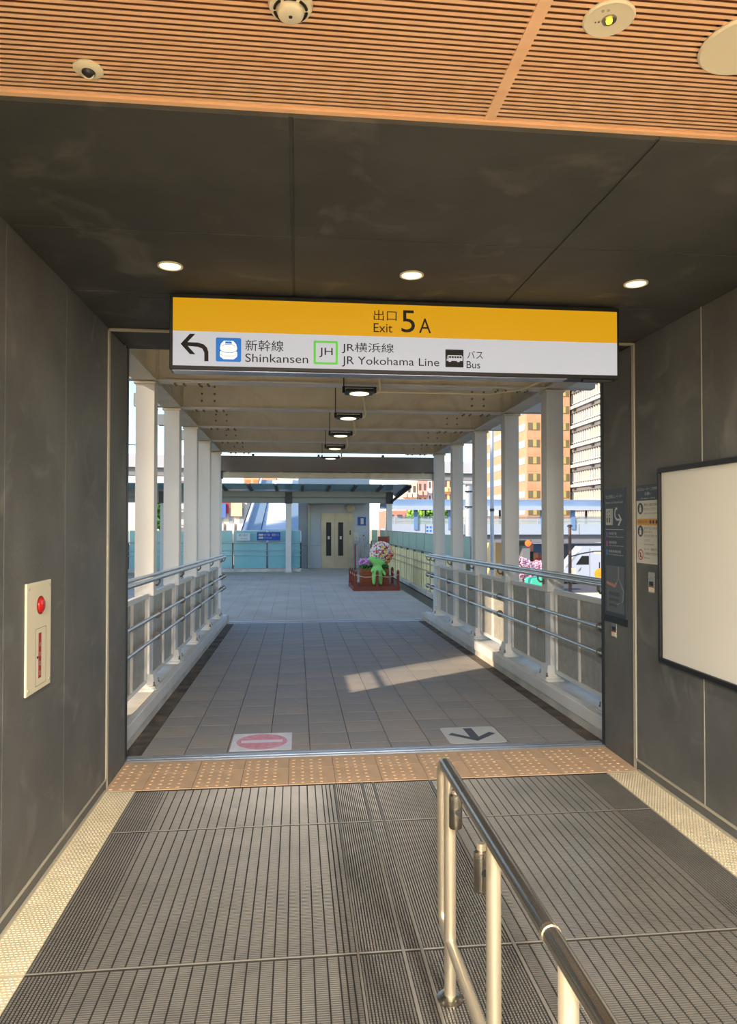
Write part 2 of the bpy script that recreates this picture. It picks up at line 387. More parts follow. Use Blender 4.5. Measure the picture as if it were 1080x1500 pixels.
# ------------------------------------------------------------------ the hanging exit sign
SY = 3.68
sx0, sx1, sz0, sz1 = -.668, 1.803, 2.462, 2.862
t = thing('exit_sign', 'long lit yellow and white exit sign hanging below the dark soffit', 'sign', ((sx0+sx1)/2, SY, sz0))
cx = (sx0+sx1)/2
FR = ((-cx, 0, -sz0), (1,0,0), (0,0,1), (0,-1,0))       # (a,b) are world x and z
def SP(u, v):
    p = at(u, v, Y=SY); return (p.x, p.z)
YEL = mat('lit yellow face', (120,86,10), .6, emit=.72, ecol=(226,166,0)); WHT = mat('lit white face', (104,106,110), .6, emit=.64, ecol=(220,220,226))
MB().prism([(sx0,sz0),(sx1,sz0),(sx1,sz1),(sx0,sz1)], FR, -.11, .0).build('housing', BLACK, t, bevel=.003)
fx0, fx1 = sx0+.018, sx1-.014
zb = SP(580, 493.6)[1]
MB().prism([(fx0,sz0+.020),(fx1,sz0+.020),(fx1,zb),(fx0,zb)], FR, 0, .002).build('white_face', WHT, t)
MB().prism([(fx0,zb),(fx1,zb),(fx1,sz1-.022),(fx0,sz1-.022)], FR, 0, .002).build('yellow_face', YEL, t)
MB().prism([(sx0+.012,sz0-.004),(sx1-.3,sz0-.004),(sx1-.3,sz0),(sx0+.012,sz0)], FR, -.105, -.012).build('underside_cover', mat('pale cover', (150,156,170), .25, .6), t)
for x in (-.35, .56, 1.5): MB().prism([(x-.02, sz1), (x+.02, sz1), (x+.02, CZ), (x-.02, CZ)], FR, -.07, -.04).build('hanger', BLACK, t)
D = .0032
def tx(body, u0, u1, v0, v1, m=INK, name='lettering'):
    a0, b1 = SP(u0, v0); a1, b0 = SP(u1, v1)
    return MB().text(body, FR, a0, a1, b0, b1, D).build(name, m, t, fix=False)
tx('出口', 547.5, 581, 454, 470.5); tx('Exit', 547.5, 575, 473.5, 487.5); tx('5', 588, 608, 454.5, 487.5); tx('A', 614, 631.5, 466.5, 488.5)
tx('新幹線', 359.5, 415.5, 497.5, 515.5); tx('Shinkansen', 359.5, 451.5, 518, 532.5)
tx('JR横浜線', 501, 577, 501.5, 519.5); tx('JR Yokohama Line', 501, 643.5, 522, 540.5)
tx('バス', 684.5, 707.5, 514, 526); tx('Bus', 683.5, 703.5, 529, 540)
BLUE = mat('sign blue', (20,104,190), .5, emit=.5); GRN = mat('sign green', (84,180,60), .5, emit=.5)
def rr(x0, x1, z0, z1, r, n=4):
    P = []
    for (cx_, cz_, a) in ((x1-r, z1-r, 0), (x0+r, z1-r, 90), (x0+r, z0+r, 180), (x1-r, z0+r, 270)):
        for k in range(n+1): P.append((cx_+r*math.cos(R(a+90*k/n)), cz_+r*math.sin(R(a+90*k/n))))
    return P
def icon(u0, u1, v0, v1):
    a0, b1 = SP(u0, v0); a1, b0 = SP(u1, v1); return a0, a1, b0, b1
a0, a1, b0, b1 = icon(316.5, 353.5, 494.5, 530.5)
ic = MB().flat(rr(a0, a1, b0, b1, .008), FR, D).build('train_symbol', BLUE, t, fix=False)
W = lambda p: [(a0+(a1-a0)*x, b0+(b1-b0)*y) for (x, y) in p]
tr = MB().flat(W([(.16,.22),(.30,.10),(.70,.10),(.84,.22),(.84,.40),(.80,.46),(.84,.55),(.80,.74),(.68,.87),(.32,.87),(.20,.74),(.16,.55),(.20,.46),(.16,.40)]), FR, D+.001)
tr.build('train_front', mat('symbol white', (232,232,236), .5, emit=.6), ic, fix=False)
tn = MB().flat(W([(.36,.75),(.64,.75),(.62,.84),(.38,.84)]), FR, D+.002)
tn.build('train_window', BLUE, ic, fix=False)
tl = MB()
for q in ([(.19,.47),(.34,.40),(.66,.40),(.81,.47),(.81,.44),(.66,.37),(.34,.37),(.19,.44)], [(.22,.62),(.36,.70),(.64,.70),(.78,.62),(.78,.65),(.64,.73),(.36,.73),(.22,.65)], [(.18,.30),(.34,.24),(.66,.24),(.82,.30),(.82,.28),(.66,.22),(.34,.22),(.18,.28)]):
    tl.flat(W(q), FR, D+.002)
tl.build('train_lines', mat('symbol grey blue', (120,150,190), .5, emit=.4), ic, fix=False)
a0, a1, b0, b1 = icon(459.5, 495, 499, 534.5)
ic = MB().flat(rr(a0, a1, b0, b1, .007), FR, D).build('line_symbol', GRN, t, fix=False)
MB().flat(rr(a0+.012, a1-.012, b0+.012, b1-.012, .003), FR, D+.001).build('symbol_face', WHT, ic, fix=False)
MB().text('JH', FR, a0+.030, a1-.028, b0+.038, b1-.038, D+.002).build('lettering', INK, ic, fix=False)
a0, a1, b0, b1 = icon(652.5, 679, 512, 538.5)
ic = MB().flat(rr(a0, a1, b0, b1, .004), FR, D).build('bus_symbol', INK, t, fix=False)
bs = MB().flat(W([(.06,.36),(.16,.36),(.18,.30),(.30,.30),(.33,.36),(.62,.36),(.65,.30),(.77,.30),(.80,.36),(.95,.36),(.95,.60),(.90,.68),(.14,.68),(.10,.60)]), FR, D+.001)
bs.build('bus_shape', WHT, ic, fix=False)
bw = MB()
for k in range(5): bw.flat(W([(.20+.145*k,.52),(.31+.145*k,.52),(.31+.145*k,.62),(.20+.145*k,.62)]), FR, D+.002)
bw.flat(W([(.10,.44),(.15,.44),(.17,.62),(.13,.62)]), FR, D+.002)
bw.build('bus_window', INK, ic, fix=False)
# bent arrow
P_ = [SP(*q) for q in ((300,530),(306,530),(306,516),(303,509),(297,505.5),(290,504.8),(272,503.8),(272,507.8),(289,508.8),(295,510),(299,513.5),(300,518))]
ar = MB()
P2 = [SP(*q) for q in ((305.5,529.5),(299.5,529.3),(299.5,516.5),(296.5,510.8),(290,508.3),(272,506.6),(272,501.2),(290,502),(298.5,504.5),(303.5,509.5),(305.5,516))]
ar.flat(P2, FR, D)
ar.flat([SP(*q) for q in ((264.8,503.8),(278.5,489),(286.5,489.3),(272.5,503.8),(286.5,519.3),(278.5,519))], FR, D+.0004)
ar.build('arrow', INK, t, fix=False)
MB().prism([(1.60,sz0-.014),(1.77,sz0-.014),(1.77,sz0),(1.60,sz0)], FR, -.05, -.02).build('label_strip', DGREY, t)

# ------------------------------------------------------------------ on the right wall
FW = ((0,0,0), (0,-1,0), (0,0,1), (-1,0,0))            # a = -y, b = z, depth towards the corridor (origin: on the wall)
def RW(u, v):
    p = at(u, v, X=XR); return (-p.y, p.z)
t = thing('display_board', 'large blank white display board with thin black frame on right wall', 'board', (XR, 3.4, 1.39))
F2 = ((-0, -3.4, -1.39), (0,-1,0), (0,0,1), (-1,0,0))
b0_, b1_ = .795, 1.990; yA, yB = 4.085, 2.0
MB().prism([(-yA+.012,b0_+.012),(-yB-.012,b0_+.012),(-yB-.012,b1_-.012),(-yA+.012,b1_-.012)], F2, .0, .020).build('screen', mat('blank white screen', (236,230,214), .32), t)
def frm(mb, a0, a1, b0, b1, wd, fr_, d0, d1):
    mb.prism([(a0,b0),(a1,b0),(a1,b0+wd),(a0,b0+wd)], fr_, d0, d1); mb.prism([(a0,b1-wd),(a1,b1-wd),(a1,b1),(a0,b1)], fr_, d0, d1)
    mb.prism([(a0,b0+wd),(a0+wd,b0+wd),(a0+wd,b1-wd),(a0,b1-wd)], fr_, d0, d1); mb.prism([(a1-wd,b0+wd),(a1,b0+wd),(a1,b1-wd),(a1-wd,b1-wd)], fr_, d0, d1)
    return mb
frm(MB(), -yA, -yB, b0_, b1_, .024, F2, 0, .038).build('frame', BLACK, t, bevel=.002)
frm(MB(), -yA-.008, -yB+.008, b0_-.008, b1_+.008, .009, F2, 0, .030).build('frame_edge', DGREY, t)
# notice
NAVY = mat('slate print', (62,70,80), .5); PAPER = mat('notice paper', (206,202,186), .55); TXT = mat('grey print', (74,72,68), .6); TXW = mat('pale print', (190,192,190), .6)
ORN = mat('orange print', (206,150,64), .55); RDP = mat('red print', (176,60,54), .55)
t = thing('notice_board', 'tall pale notice with slate heading and pictograms left of the display board', 'notice', (XR, 4.25, 1.64))
def wallfr(y, z): return ((0, -y, -z), (0,-1,0), (0,0,1), (-1,0,0))
F3 = wallfr(4.25, 1.64); n0, n1, m0, m1 = -4.412, -4.096, 1.388, 1.905
MB().prism([(n0,m0),(n1,m0),(n1,m1),(n0,m1)], F3, 0, .004).build('sheet', PAPER, t)
NX = lambda a: n0 + (n1-n0)*a
NZ = lambda b: m0 + (m1-m0)*b
MB().flat([(n0,NZ(.80)),(n1,NZ(.80)),(n1,m1),(n0,m1)], F3, .0045).build('heading', NAVY, t, fix=False)
MB().flat([(NX(.03),NZ(.485)),(NX(.97),NZ(.485)),(NX(.97),NZ(.57)),(NX(.03),NZ(.57))], F3, .0045).build('orange_band', ORN, t, fix=False)
def T3(body, a0, a1, b0, b1, m, d=.0055):
    MB().text(body, F3, NX(a0), NX(a1), NZ(b0), NZ(b1), d).build('lettering', m, t, fix=False)
T3('エスカレーターご利用時の', .05, .95, .925, .965, TXW); T3('お願い', .36, .62, .865, .905, TXW); T3('Escalator safety', .22, .78, .815, .838, TXW)
T3('黄色い線の内側に', .32, .92, .725, .765, TXT); T3('お立ちください', .32, .82, .675, .71, TXT); T3('Stand inside the yellow line', .32, .92, .625, .645, TXT)
T3('危険防止のため', .07, .45, .51, .55, TXT)
T3('手すりにつかまり', .32, .92, .43, .465, TXT); T3('歩かずに', .32, .66, .385, .415, TXT); T3('お子さまと手をつないで', .32, .96, .335, .37, TXT); T3('ください', .32, .56, .28, .31, TXT); T3('Hold the handrail', .32, .72, .235, .255, TXT)
T3('カート・車椅子での', .32, .94, .165, .2, TXT); T3('ご利用はできません', .32, .88, .11, .145, TXT); T3('No carts', .32, .55, .065, .085, TXT)
def ring(c, r0, r1, n=24): 
    P = [(c[0]+r1*math.cos(2*math.pi*k/n), c[1]+r1*math.sin(2*math.pi*k/n)) for k in range(n)]; return P
mm = MB()
for cz in (.70, .41): mm.flat(ring((NX(.17), NZ(cz)), 0, .038), F3, .0048)
mm.build('round_symbol', NAVY, t, fix=False)
mm = MB(); mm.flat(ring((NX(.17), NZ(.11)), 0, .036), F3, .0048); mm.build('round_symbol', RDP, t, fix=False)
mm = MB(); mm.flat(ring((NX(.17), NZ(.11)), 0, .029), F3, .0052)
for (a, b) in ((.70, .012), (.41, .0)):
    c = (NX(.17), NZ(a))
    mm.flat([(c[0]-.012,c[1]-.024),(c[0]+.012,c[1]-.024),(c[0]+.014,c[1]+.008),(c[0]-.014,c[1]+.008)], F3, .0052)
    mm.flat(ring((c[0], c[1]+.016), 0, .008, 12), F3, .0053)
mm.build('pictogram', PAPER, t, fix=False)
mm = MB(); c = (NX(.17), NZ(.11))
mm.flat([(c[0]-.010,c[1]-.018),(c[0]+.010,c[1]-.018),(c[0]+.006,c[1]+.014),(c[0]-.006,c[1]+.014)], F3, .0056)
for k in range(4): mm.flat(ring((NX(.58+.12*k), NZ(.528)), 0, .013, 10), F3, .0052)
mm.build('pictogram', TXT, t, fix=False)
MB().flat([(c[0]-.025,c[1]+.020),(c[0]-.020,c[1]+.025),(c[0]+.025,c[1]-.020),(c[0]+.020,c[1]-.025)], F3, .0060).build('slash', RDP, t, fix=False)
# direction panel on the reveal
POST = mat('dark slate panel', (52,60,70), .45); MAPG = mat('map grey', (92,96,98), .5)
t = thing('direction_panel', 'tall dark slate direction panel with arrow and map on right door reveal', 'sign', (XR-.004, 4.73, 1.45))
F4 = ((0, -4.73, -1.45), (0,-1,0), (0,0,1), (-1,0,0)); n0, n1, m0, m1 = -4.885, -4.560, .985, 1.900
MB().prism([(n0,m0),(n1,m0),(n1,m1),(n0,m1)], F4, 0, .006).build('panel', POST, t)
MB().prism([(n0-.012,m0-.05),(n1+.014,m0-.05),(n1+.014,m0),(n0-.012,m0)], F4, 0, .008).build('lower_rail', BLACK, t)
def T4(body, a0, a1, b0, b1, m=TXW, d=.0075): return MB().text(body, F4, NX(a0), NX(a1), NZ(b0), NZ(b1), d).build('lettering', m, t, fix=False)
T4('地上連絡エレベーター', .08, .90, .925, .955); T4('Elevator to Ground Level', .08, .90, .885, .905)
mm = MB().flat(rr(NX(.08), NX(.42), NZ(.715), NZ(.845), .006), F4, .0068); mm.build('lift_symbol', mat('pale symbol', (186,188,176), .5), t, fix=False)
mm = MB()
mm.flat([(NX(.34),NZ(.715)),(NX(.355),NZ(.715)),(NX(.355),NZ(.845)),(NX(.34),NZ(.845))], F4, .0074)
for a in (.15, .26): mm.flat([(NX(a-.03),NZ(.735)),(NX(a+.03),NZ(.735)),(NX(a+.03),NZ(.775)),(NX(a-.03),NZ(.775))], F4, .0074); mm.flat(ring((NX(a), NZ(.79)), 0, .007, 10), F4, .0074)
mm.flat([(NX(.13),NZ(.81)),(NX(.19),NZ(.81)),(NX(.16),NZ(.83))], F4, .0074); mm.flat([(NX(.23),NZ(.83)),(NX(.29),NZ(.83)),(NX(.26),NZ(.81))], F4, .0074)
mm.build('pictogram', POST, t, fix=False)
mm = MB(); pc = [(NX(.64), NZ(.845)), (NX(.56), NZ(.842)), (NX(.52), NZ(.81)), (NX(.54), NZ(.775)), (NX(.62), NZ(.757)), (NX(.80), NZ(.757))]
for k in range(len(pc)-1):
    (xa, za), (xb, zb2) = pc[k], pc[k+1]; dx, dz = xb-xa, zb2-za; L = math.hypot(dx, dz); nx, nz = -dz/L*.008, dx/L*.008
    mm.flat([(xa-nx,za-nz),(xb-nx,zb2-nz),(xb+nx,zb2+nz),(xa+nx,za+nz)], F4, .0072+.0001*k)
mm.flat([(NX(.66),NZ(.715)),(NX(.72),NZ(.708)),(NX(.86),NZ(.757)),(NX(.74),NZ(.80)),(NX(.68),NZ(.80)),(NX(.78),NZ(.757))], F4, .0079)
mm.build('arrow', TXW, t, fix=False)
MB().flat([(NX(.07),NZ(.679)),(NX(.92),NZ(.679)),(NX(.92),NZ(.683)),(NX(.07),NZ(.683))], F4, .0072).build('rule_line', TXW, t, fix=False)
for b, c_, s1, s2 in ((.615, (96,90,150), '市営地下鉄', 'Subway Blue Line'), (.545, (150,80,150), '東急新横浜線', 'Shin-yokohama Line'), (.475, (60,120,180), '相鉄新横浜線', 'For Futamata-gawa')):
    MB().flat([(NX(.09),NZ(b)),(NX(.18),NZ(b)),(NX(.18),NZ(b+.045)),(NX(.09),NZ(b+.045))], F4, .0072).build('line_mark', mat('line mark', c_, .5), t, fix=False)
    T4(s1, .22, .60 if b > .5 else .80, b+.022, b+.045); T4(s2, .22, .92, b, b+.014)
mm = MB().flat([(NX(.08),NZ(.03)),(NX(.95),NZ(.03)),(NX(.95),NZ(.395)),(NX(.08),NZ(.395))], F4, .0068); mm.build('map', MAPG, t, fix=False)
mm = MB()
for q in ([(.66,.395),(.70,.395),(.70,.30),(.66,.30)], [(.66,.31),(.70,.30),(.92,.22),(.90,.20)], [(.70,.31),(.66,.30),(.50,.235),(.54,.23)], [(.90,.21),(.94,.21),(.88,.12),(.84,.12)], [(.84,.12),(.88,.13),(.60,.09),(.58,.10)]):
    mm.flat([(NX(a), NZ(b)) for a, b in q], F4, .0076)
mm.build('map_road', mat('map road', (140,142,140), .5), t, fix=False)
mm = MB().flat([(NX(.10),NZ(.245)),(NX(.52),NZ(.225)),(NX(.60),NZ(.265)),(NX(.54),NZ(.27)),(NX(.50),NZ(.25)),(NX(.10),NZ(.27))], F4, .0078); mm.build('map_route', mat('map route', (176,120,110), .5), t, fix=False)
mm = MB()
for (a, b, c_, d_) in ((.22,.16,.74,.19), (.22,.12,.70,.14), (.22,.075,.62,.095)): mm.flat([(NX(a),NZ(b)),(NX(c_),NZ(b)),(NX(c_),NZ(d_)),(NX(a),NZ(d_))], F4, .0078)
mm.build('map_platform', mat('map platform', (66,72,76), .5), t, fix=False)
# two steel socket plates
def outlet(name, lab, y0, y1, z0, z1, x):
    t = thing(name, lab, 'socket', (x, (y0+y1)/2, (z0+z1)/2)); h, v = (y1-y0)/2, (z1-z0)/2
    MB().box(-.006, 0, -h, h, -v, v).build('cover', STEEL, t, bevel=.0015)
    MB().box(-.009, -.005, -h*.55, h*.55, -v*.28, v*.12).build('socket_face', BLACK, t)
    MB().box(-.008, -.005, -h*.75, h*.75, -v*.85, -v*.42).build('label_plate', CREAM, t)
    MB().box(-.0085, -.0055, -h*.75, h*.75, -v*.42, -v*.32).build('red_strip', REDM, t)
outlet('wall_socket', 'steel wall socket plate below the pale notice board', 4.182, 4.260, 1.200, 1.337, XR)
outlet('wall_socket', 'steel wall socket plate below the dark direction panel', 4.704, 4.785, .830, .970, XR-.004)
# ------------------------------------------------------------------ alarm panel on the left wall
t = thing('alarm_panel', 'cream alarm panel with round red lamp on the left wall', 'alarm', (XL, 3.286, 1.138))
MB().box(0, .010, -.148, .148, -.247, .247).build('plate', CREAM, t, bevel=.002)
MB().lathe((.008,0.01,.139), [(.042,0),(.042,.006),(.036,.006)], 36, 'x').build('lamp_ring', mat('dark red ring', (120,20,20), .4), t, smooth=True)
MB().lathe((.008,0.01,.139), [(.038,0),(.036,.010),(.026,.016),(.010,.019)], 32, 'x').build('red_lamp', REDM, t, smooth=True)
F5 = ((.0, 0, 0), (0,1,0), (0,0,1), (1,0,0))
fm = frm(MB(), -.045, .085, -.225, .035, .0015, F5, .0098, .0104); fm.build('door_gap', JOINT, t)
MB().prism([(-.008,-.193),(.025,-.193),(.025,.012),(-.008,.012)], F5, .010, .0106).build('red_label', mat('label red', (168,34,44), .5), t)
for k, ch in enumerate('非常電話'):
    MB().text(ch, F5, -.001, .018, -.052-.043*k, -.030-.043*k, .0112).build('lettering', PAPER, t, fix=False)
MB().lathe((.010,-.022,-.095), [(.006,0),(.006,.003),(.003,.004)], 12, 'x').build('keyhole', DGREY, t)
for (y, z) in ((-.125,.222),(.130,.222),(-.125,-.222),(.130,-.222)):
    MB().lathe((.010,y,z), [(.0075,0),(.0065,.002)], 14, 'x').build('screw', SEAM, t)
# ------------------------------------------------------------------ barrier rail in the foreground
X0 = .533; t = thing('barrier_rail', 'satin steel barrier rail standing on the ribbed plates in the foreground', 'railing', (X0, 1.4, 0))
def ty(pts): return [(0, y-1.4, z) for (y, z) in pts]
RT = .0205
top = [(-.2,.786),(1.411,.786)]
MB().tube(ty([(-.2,.786),(1.409,.786)]), RT, 20).build('top_tube', DARKRAIL, t, smooth=True)
pts = [(1.419,.786),(2.44,.786)] + [(2.44+.055*math.sin(R(a)), .731+.055*math.cos(R(a))) for a in range(10, 91, 10)] + [(2.495,.30)] \
    + [(2.445+.05*math.cos(R(a)), .245-.05*math.sin(R(a))) for a in range(0, 91, 10)] + [(2.40,.195),(1.9,.192),(-.2,.192)]
MB().tube(ty(pts), [RT]*11 + [.0175]*(len(pts)-11), 20).build('looped_tube', SATIN, t, smooth=True)
MB().tube(ty([(1.4191,.786),(2.44,.786)]), RT+.0004, 20).build('top_dark_skin', DARKRAIL, t, smooth=True)  # thin skin laying the dark reflection tone over the looped tube's top run
MB().tube(ty([(1.408,.786),(1.420,.786)]), RT+.0022, 24).build('joint_ring', mat('bright ring', (236,226,206), .25, 1), t, smooth=True)
for y in (2.371, 1.836, 1.318, .80, .28):
    p = MB().tube(ty([(y,.004),(y,.775)]), .0205, 20).build('post', SATIN, t, smooth=True)
    MB().lathe((0,y-1.4,0), [(.047,0),(.047,.005),(.036,.010),(.0215,.016)], 28).build('foot_flange', STEEL, p, smooth=True)
for k, (dx, y, z0) in enumerate(((.008, 2.318, .612), (-.012, 1.915, .612))):
    p = MB().lathe((dx, y-1.4, z0), [(.020,0),(.0225,.003),(.0225,.112),(.017,.118)], 24).build('stopper_cylinder', STEEL, t, smooth=True)
    MB().lathe((dx, y-1.4, z0+.118), [(.014,0),(.014,.012),(.010,.016)], 20).build('cap', SATIN, p, smooth=True)
    MB().lathe((dx+.004, y-1.4-.0225, z0+.06), [(.010,-.001),(.010,.0015)], 14, 'y').build('window', DGREY, p)

# ================================================================== THE COVERED BRIDGE
YS = [5.10 + 1.35*k for k in range(6)]                  # column rows
CL, CR = -1.385, 2.50
deck = struct('floor.002', MB().hexa([(-1.9,5.02,-.4),(3.0,5.02,-.4),(3.0,12.45,-.5),(-1.9,12.45,-.5),(-1.9,5.02,-.012),(3.0,5.02,-.012),(3.0,12.45,bz(12.449)-.012),(-1.9,12.45,bz(12.449)-.012)]), GUTTER)
tp = [MB().box(.0025, .2975, .0025, .2975, -.02, 0).build('floor_tile', m, deck, bevel=0) for m in (BTILE, BTILE2)]
ny = 24; y0t = 5.04
used = [False, False]
for j in range(ny+1):
    y = 5.19 + .3*(j-1)
    for i in range(11):
        x = -1.10 + .3*i
        k = rnd.random() < .35
        if not used[k]: o = tp[k]; used[k] = True
        else: o = tp[k].copy(); COL.objects.link(o)
        yy = max(y, 5.025)
        o.location = (x, yy, bz(yy) - rnd.random()*.001); o.rotation_euler = (-math.atan(SL), 0, 0)
        o.scale = (1, .55 if j == 0 else 1, 1)
struct('trim_6', MB().box(-1.22, 2.33, 12.36, 12.44, bz(12.4)-.02, bz(12.4)+.004).box(-1.22, 2.33, 12.52, 12.60, PZ-.02, PZ+.006), ALU)
# stickers on the floor
def sloped(v): return [(x, y, z + bz(y)) for (x, y, z) in v]
t = thing('no_entry_sticker', 'square white floor sticker with faded pink no entry disc', 'sticker', (-.26, 5.29, bz(5.29)+.001), (-math.atan(SL),0,0))
FG = ((0,0,0),(1,0,0),(0,1,0),(0,0,1))
MB().prism([(-.225,-.215),(.225,-.215),(.225,.215),(-.225,.215)], FG, 0, .002).build('sheet', mat('white vinyl', (228,230,236), .5, col2=(210,212,220), scale=9), t)
PINK = mat('faded pink print', (214,140,160), .6, col2=(226,168,184), scale=20)
MB().flat(ring((0,0),0,.19,40), FG, .0026).build('disc', PINK, t, fix=False)
MB().flat([(-.155,-.03),(.155,-.03),(.155,.035),(-.155,.035)], FG, .0032).build('bar', mat('white print', (226,222,232), .6), t, fix=False)
t = thing('arrow_sticker', 'pale grey rounded floor sticker with dark arrow pointing to the viewer', 'sticker', (1.37, 5.29, bz(5.29)+.001), (-math.atan(SL),0,0))
MB().prism(rr(-.222,.222,-.212,.212,.04), FG, 0, .002).build('sheet', mat('pale grey vinyl', (196,198,196), .5), t)
AR = mat('slate arrow print', (78,84,92), .6)
MB().flat([(-.035,.175),(.035,.175),(.035,-.06),(.15,.06),(.19,.015),(0,-.165),(-.19,.015),(-.15,.06),(-.035,-.06)], FG, .0028).build('arrow', AR, t, fix=False)
# curbs
for nm, x0, x1, side, xe in (('curb', -1.62, -1.235, 'left', -1.235), ('curb', 2.335, 2.80, 'right', 2.335)):
    t = thing(nm, 'long white curb along the %s side of the bridge carrying the posts' % side, 'curb', (0, 5.02, 0), (-math.atan(SL),0,0))
    L = 12.35 - 5.02
    MB().box(x0, x1, -.06 if side == 'left' else 0, L, -.25, .150).build('body', CURB, t, bevel=.01)
    lip = (xe-.012, xe+.05) if side == 'right' else (xe-.05, xe+.012)
    MB().box(lip[0], lip[1], 0, L, .06, .168).build('lip', WHITE, t, bevel=.006)
    MB().box(min(xe, xe+(.13 if side == 'right' else -.13))-.02, max(xe, xe+(.13 if side == 'right' else -.13))+.02, L+.02, L+.28, -.2, .13).build('end_block', CURB, t, bevel=.008)
# columns
def make_column(x, y, inner):
    zb = bz(y) + .15; top = bz(y) + 2.976
    s = inner                                            # +1: inner face towards +x (left columns), -1: right columns
    t = thing('column', '', 'column', (x, y, zb))
    H = top - zb
    m = MB().box(-.085, .085, 0, .15, .86, H)
    m.build('shaft', WHITE, t, bevel=.004)
    lo = MB().box(-.085+(.0 if s > 0 else .035), .085-(.035 if s > 0 else .0), .015, .135, .03, .86)
    lo.build('lower_shaft', WHITE, t, bevel=.004)
    MB().box(-.125*1, .125, -.05, .20, 0, .026).build('base_plate', WHITE, t, bevel=.003)
    MB().box(-.108, .108, -.032, .182, .026, .046).build('base_plate', WHITE, t, bevel=.003)
    MB().hexa([(-.10,-.025,.046),(.10,-.025,.046),(.10,.175,.046),(-.10,.175,.046),(-.082,.0,.15),(.082,.0,.15),(.082,.15,.15),(-.082,.15,.15)]).build('gusset', WHITE, t)
    for (bx, by) in ((-.095,-.015),(.095,-.015),(-.095,.165),(.095,.165)):
        MB().lathe((bx, by, .044), [(.014,0),(.014,.016),(.008,.018),(.008,.04)], 6).build('anchor_bolt', BOLT, t)
    MB().box(-.10, .10, -.02, .17, H-.02, H).build('cap_plate', BEAMP, t)
    return t
for side, x, s in (('left', CL, 1), ('right', CR, -1)):
    pr = None
    for i, y in enumerate(YS):
        lab = '%s tall white column on the %s side of the bridge' % (ordinal(i), side)
        if pr is None: c = pr = make_column(x, y, s); c['label'] = lab; KIDS[pr.name] = list(pr.children) if pr.children else None
        else: c = dup(pr, (x, y, bz(y)+.15), lab)
        c['group'] = 'white columns along the %s side' % side
# parapet panels between the columns
def make_panel(x, y, L, s):
    t = thing('parapet_panel', '', 'panel', (x, y, bz(y)+.15), (-math.atan(SL),0,0))
    MB().box(-.004, .004, 0, L, .115, .84).build('sheet', GREYSH, t)
    MB().box(-.022, .022, 0, L, .84, .885).build('top_rail', WHITE, t, bevel=.003)
    MB().box(-.018, .018, 0, L, .075, .115).build('bottom_rail', WHITE, t, bevel=.003)
    for k, yy in enumerate((.03, L*.5, L-.05)):
        MB().box(-.006, .024 if s > 0 else .006, yy, yy+.022, .115, .84).build('stiffener', WHITE, t) if s > 0 else MB().box(-.024, .006, yy, yy+.022, .115, .84).build('stiffener', WHITE, t)
    return t
for side, x, s in (('left', -1.37, 1), ('right', 2.50, -1)):
    pr = None
    for i in range(5):
        y = YS[i] + .165; L = 1.17
        lab = '%s grey parapet panel between columns on the %s side' % (ordinal(i), side)
        if pr is None: c = pr = make_panel(x, y, L, s); c['label'] = lab
        else: c = dup(pr, (x, y, bz(y)+.15), lab)
        c['group'] = 'parapet panels on the %s side' % side
bpy.context.view_layer.update()
# handrails: one rail set per side
for side, x, s in (('left', -1.262, -1), ('right', 2.355, 1)):
    t = thing('handrail', 'three-bar steel handrail along the %s side of the bridge' % side, 'handrail', (x, 5.03, 0), (-math.atan(SL),0,0))
    L = 12.35 - 5.03
    MB().tube([(0,-.06,1.175),(0,L+.04,1.175),(.02*s,L+.10,1.165)], .0185, 14).build('top_tube', TUBE, t, smooth=True)
    MB().tube([(.045*s,-.06,1.205),(.045*s,L-.05,1.205)], .0170, 12).build('top_tube', TUBE, t, smooth=True)
    MB().tube([(0,-.06,.845),(0,L+.12,.845)], .0150, 12).build('middle_tube', TUBE, t, smooth=True)
    MB().tube([(0,-.06,.645),(0,L+.12,.645)], .0150, 12).build('lower_tube', TUBE, t, smooth=True)
    for y in YS + [12.33]:
        yl = y - 5.03 + .075 if y < 12 else y - 5.03
        for z in (.845, .645):
            b = MB().lathe((.020*s, yl, z-.006), [(.040,-.006),(.040,.006)], 20, 'y').tube([(0,yl,z-.012),(.05*s,yl,z-.02)], .012, 8)
            b.build('bracket', BOLT, t)
        MB().tube([(0,yl,1.16),(.0,yl,1.13),(.02*s,yl,1.105),(.07*s,yl,1.105)], .009, 8).lathe((.06*s,yl,1.105), [(.028,-.004),(.028,.004)], 16, 'x').build('bracket', BOLT, t, smooth=True)
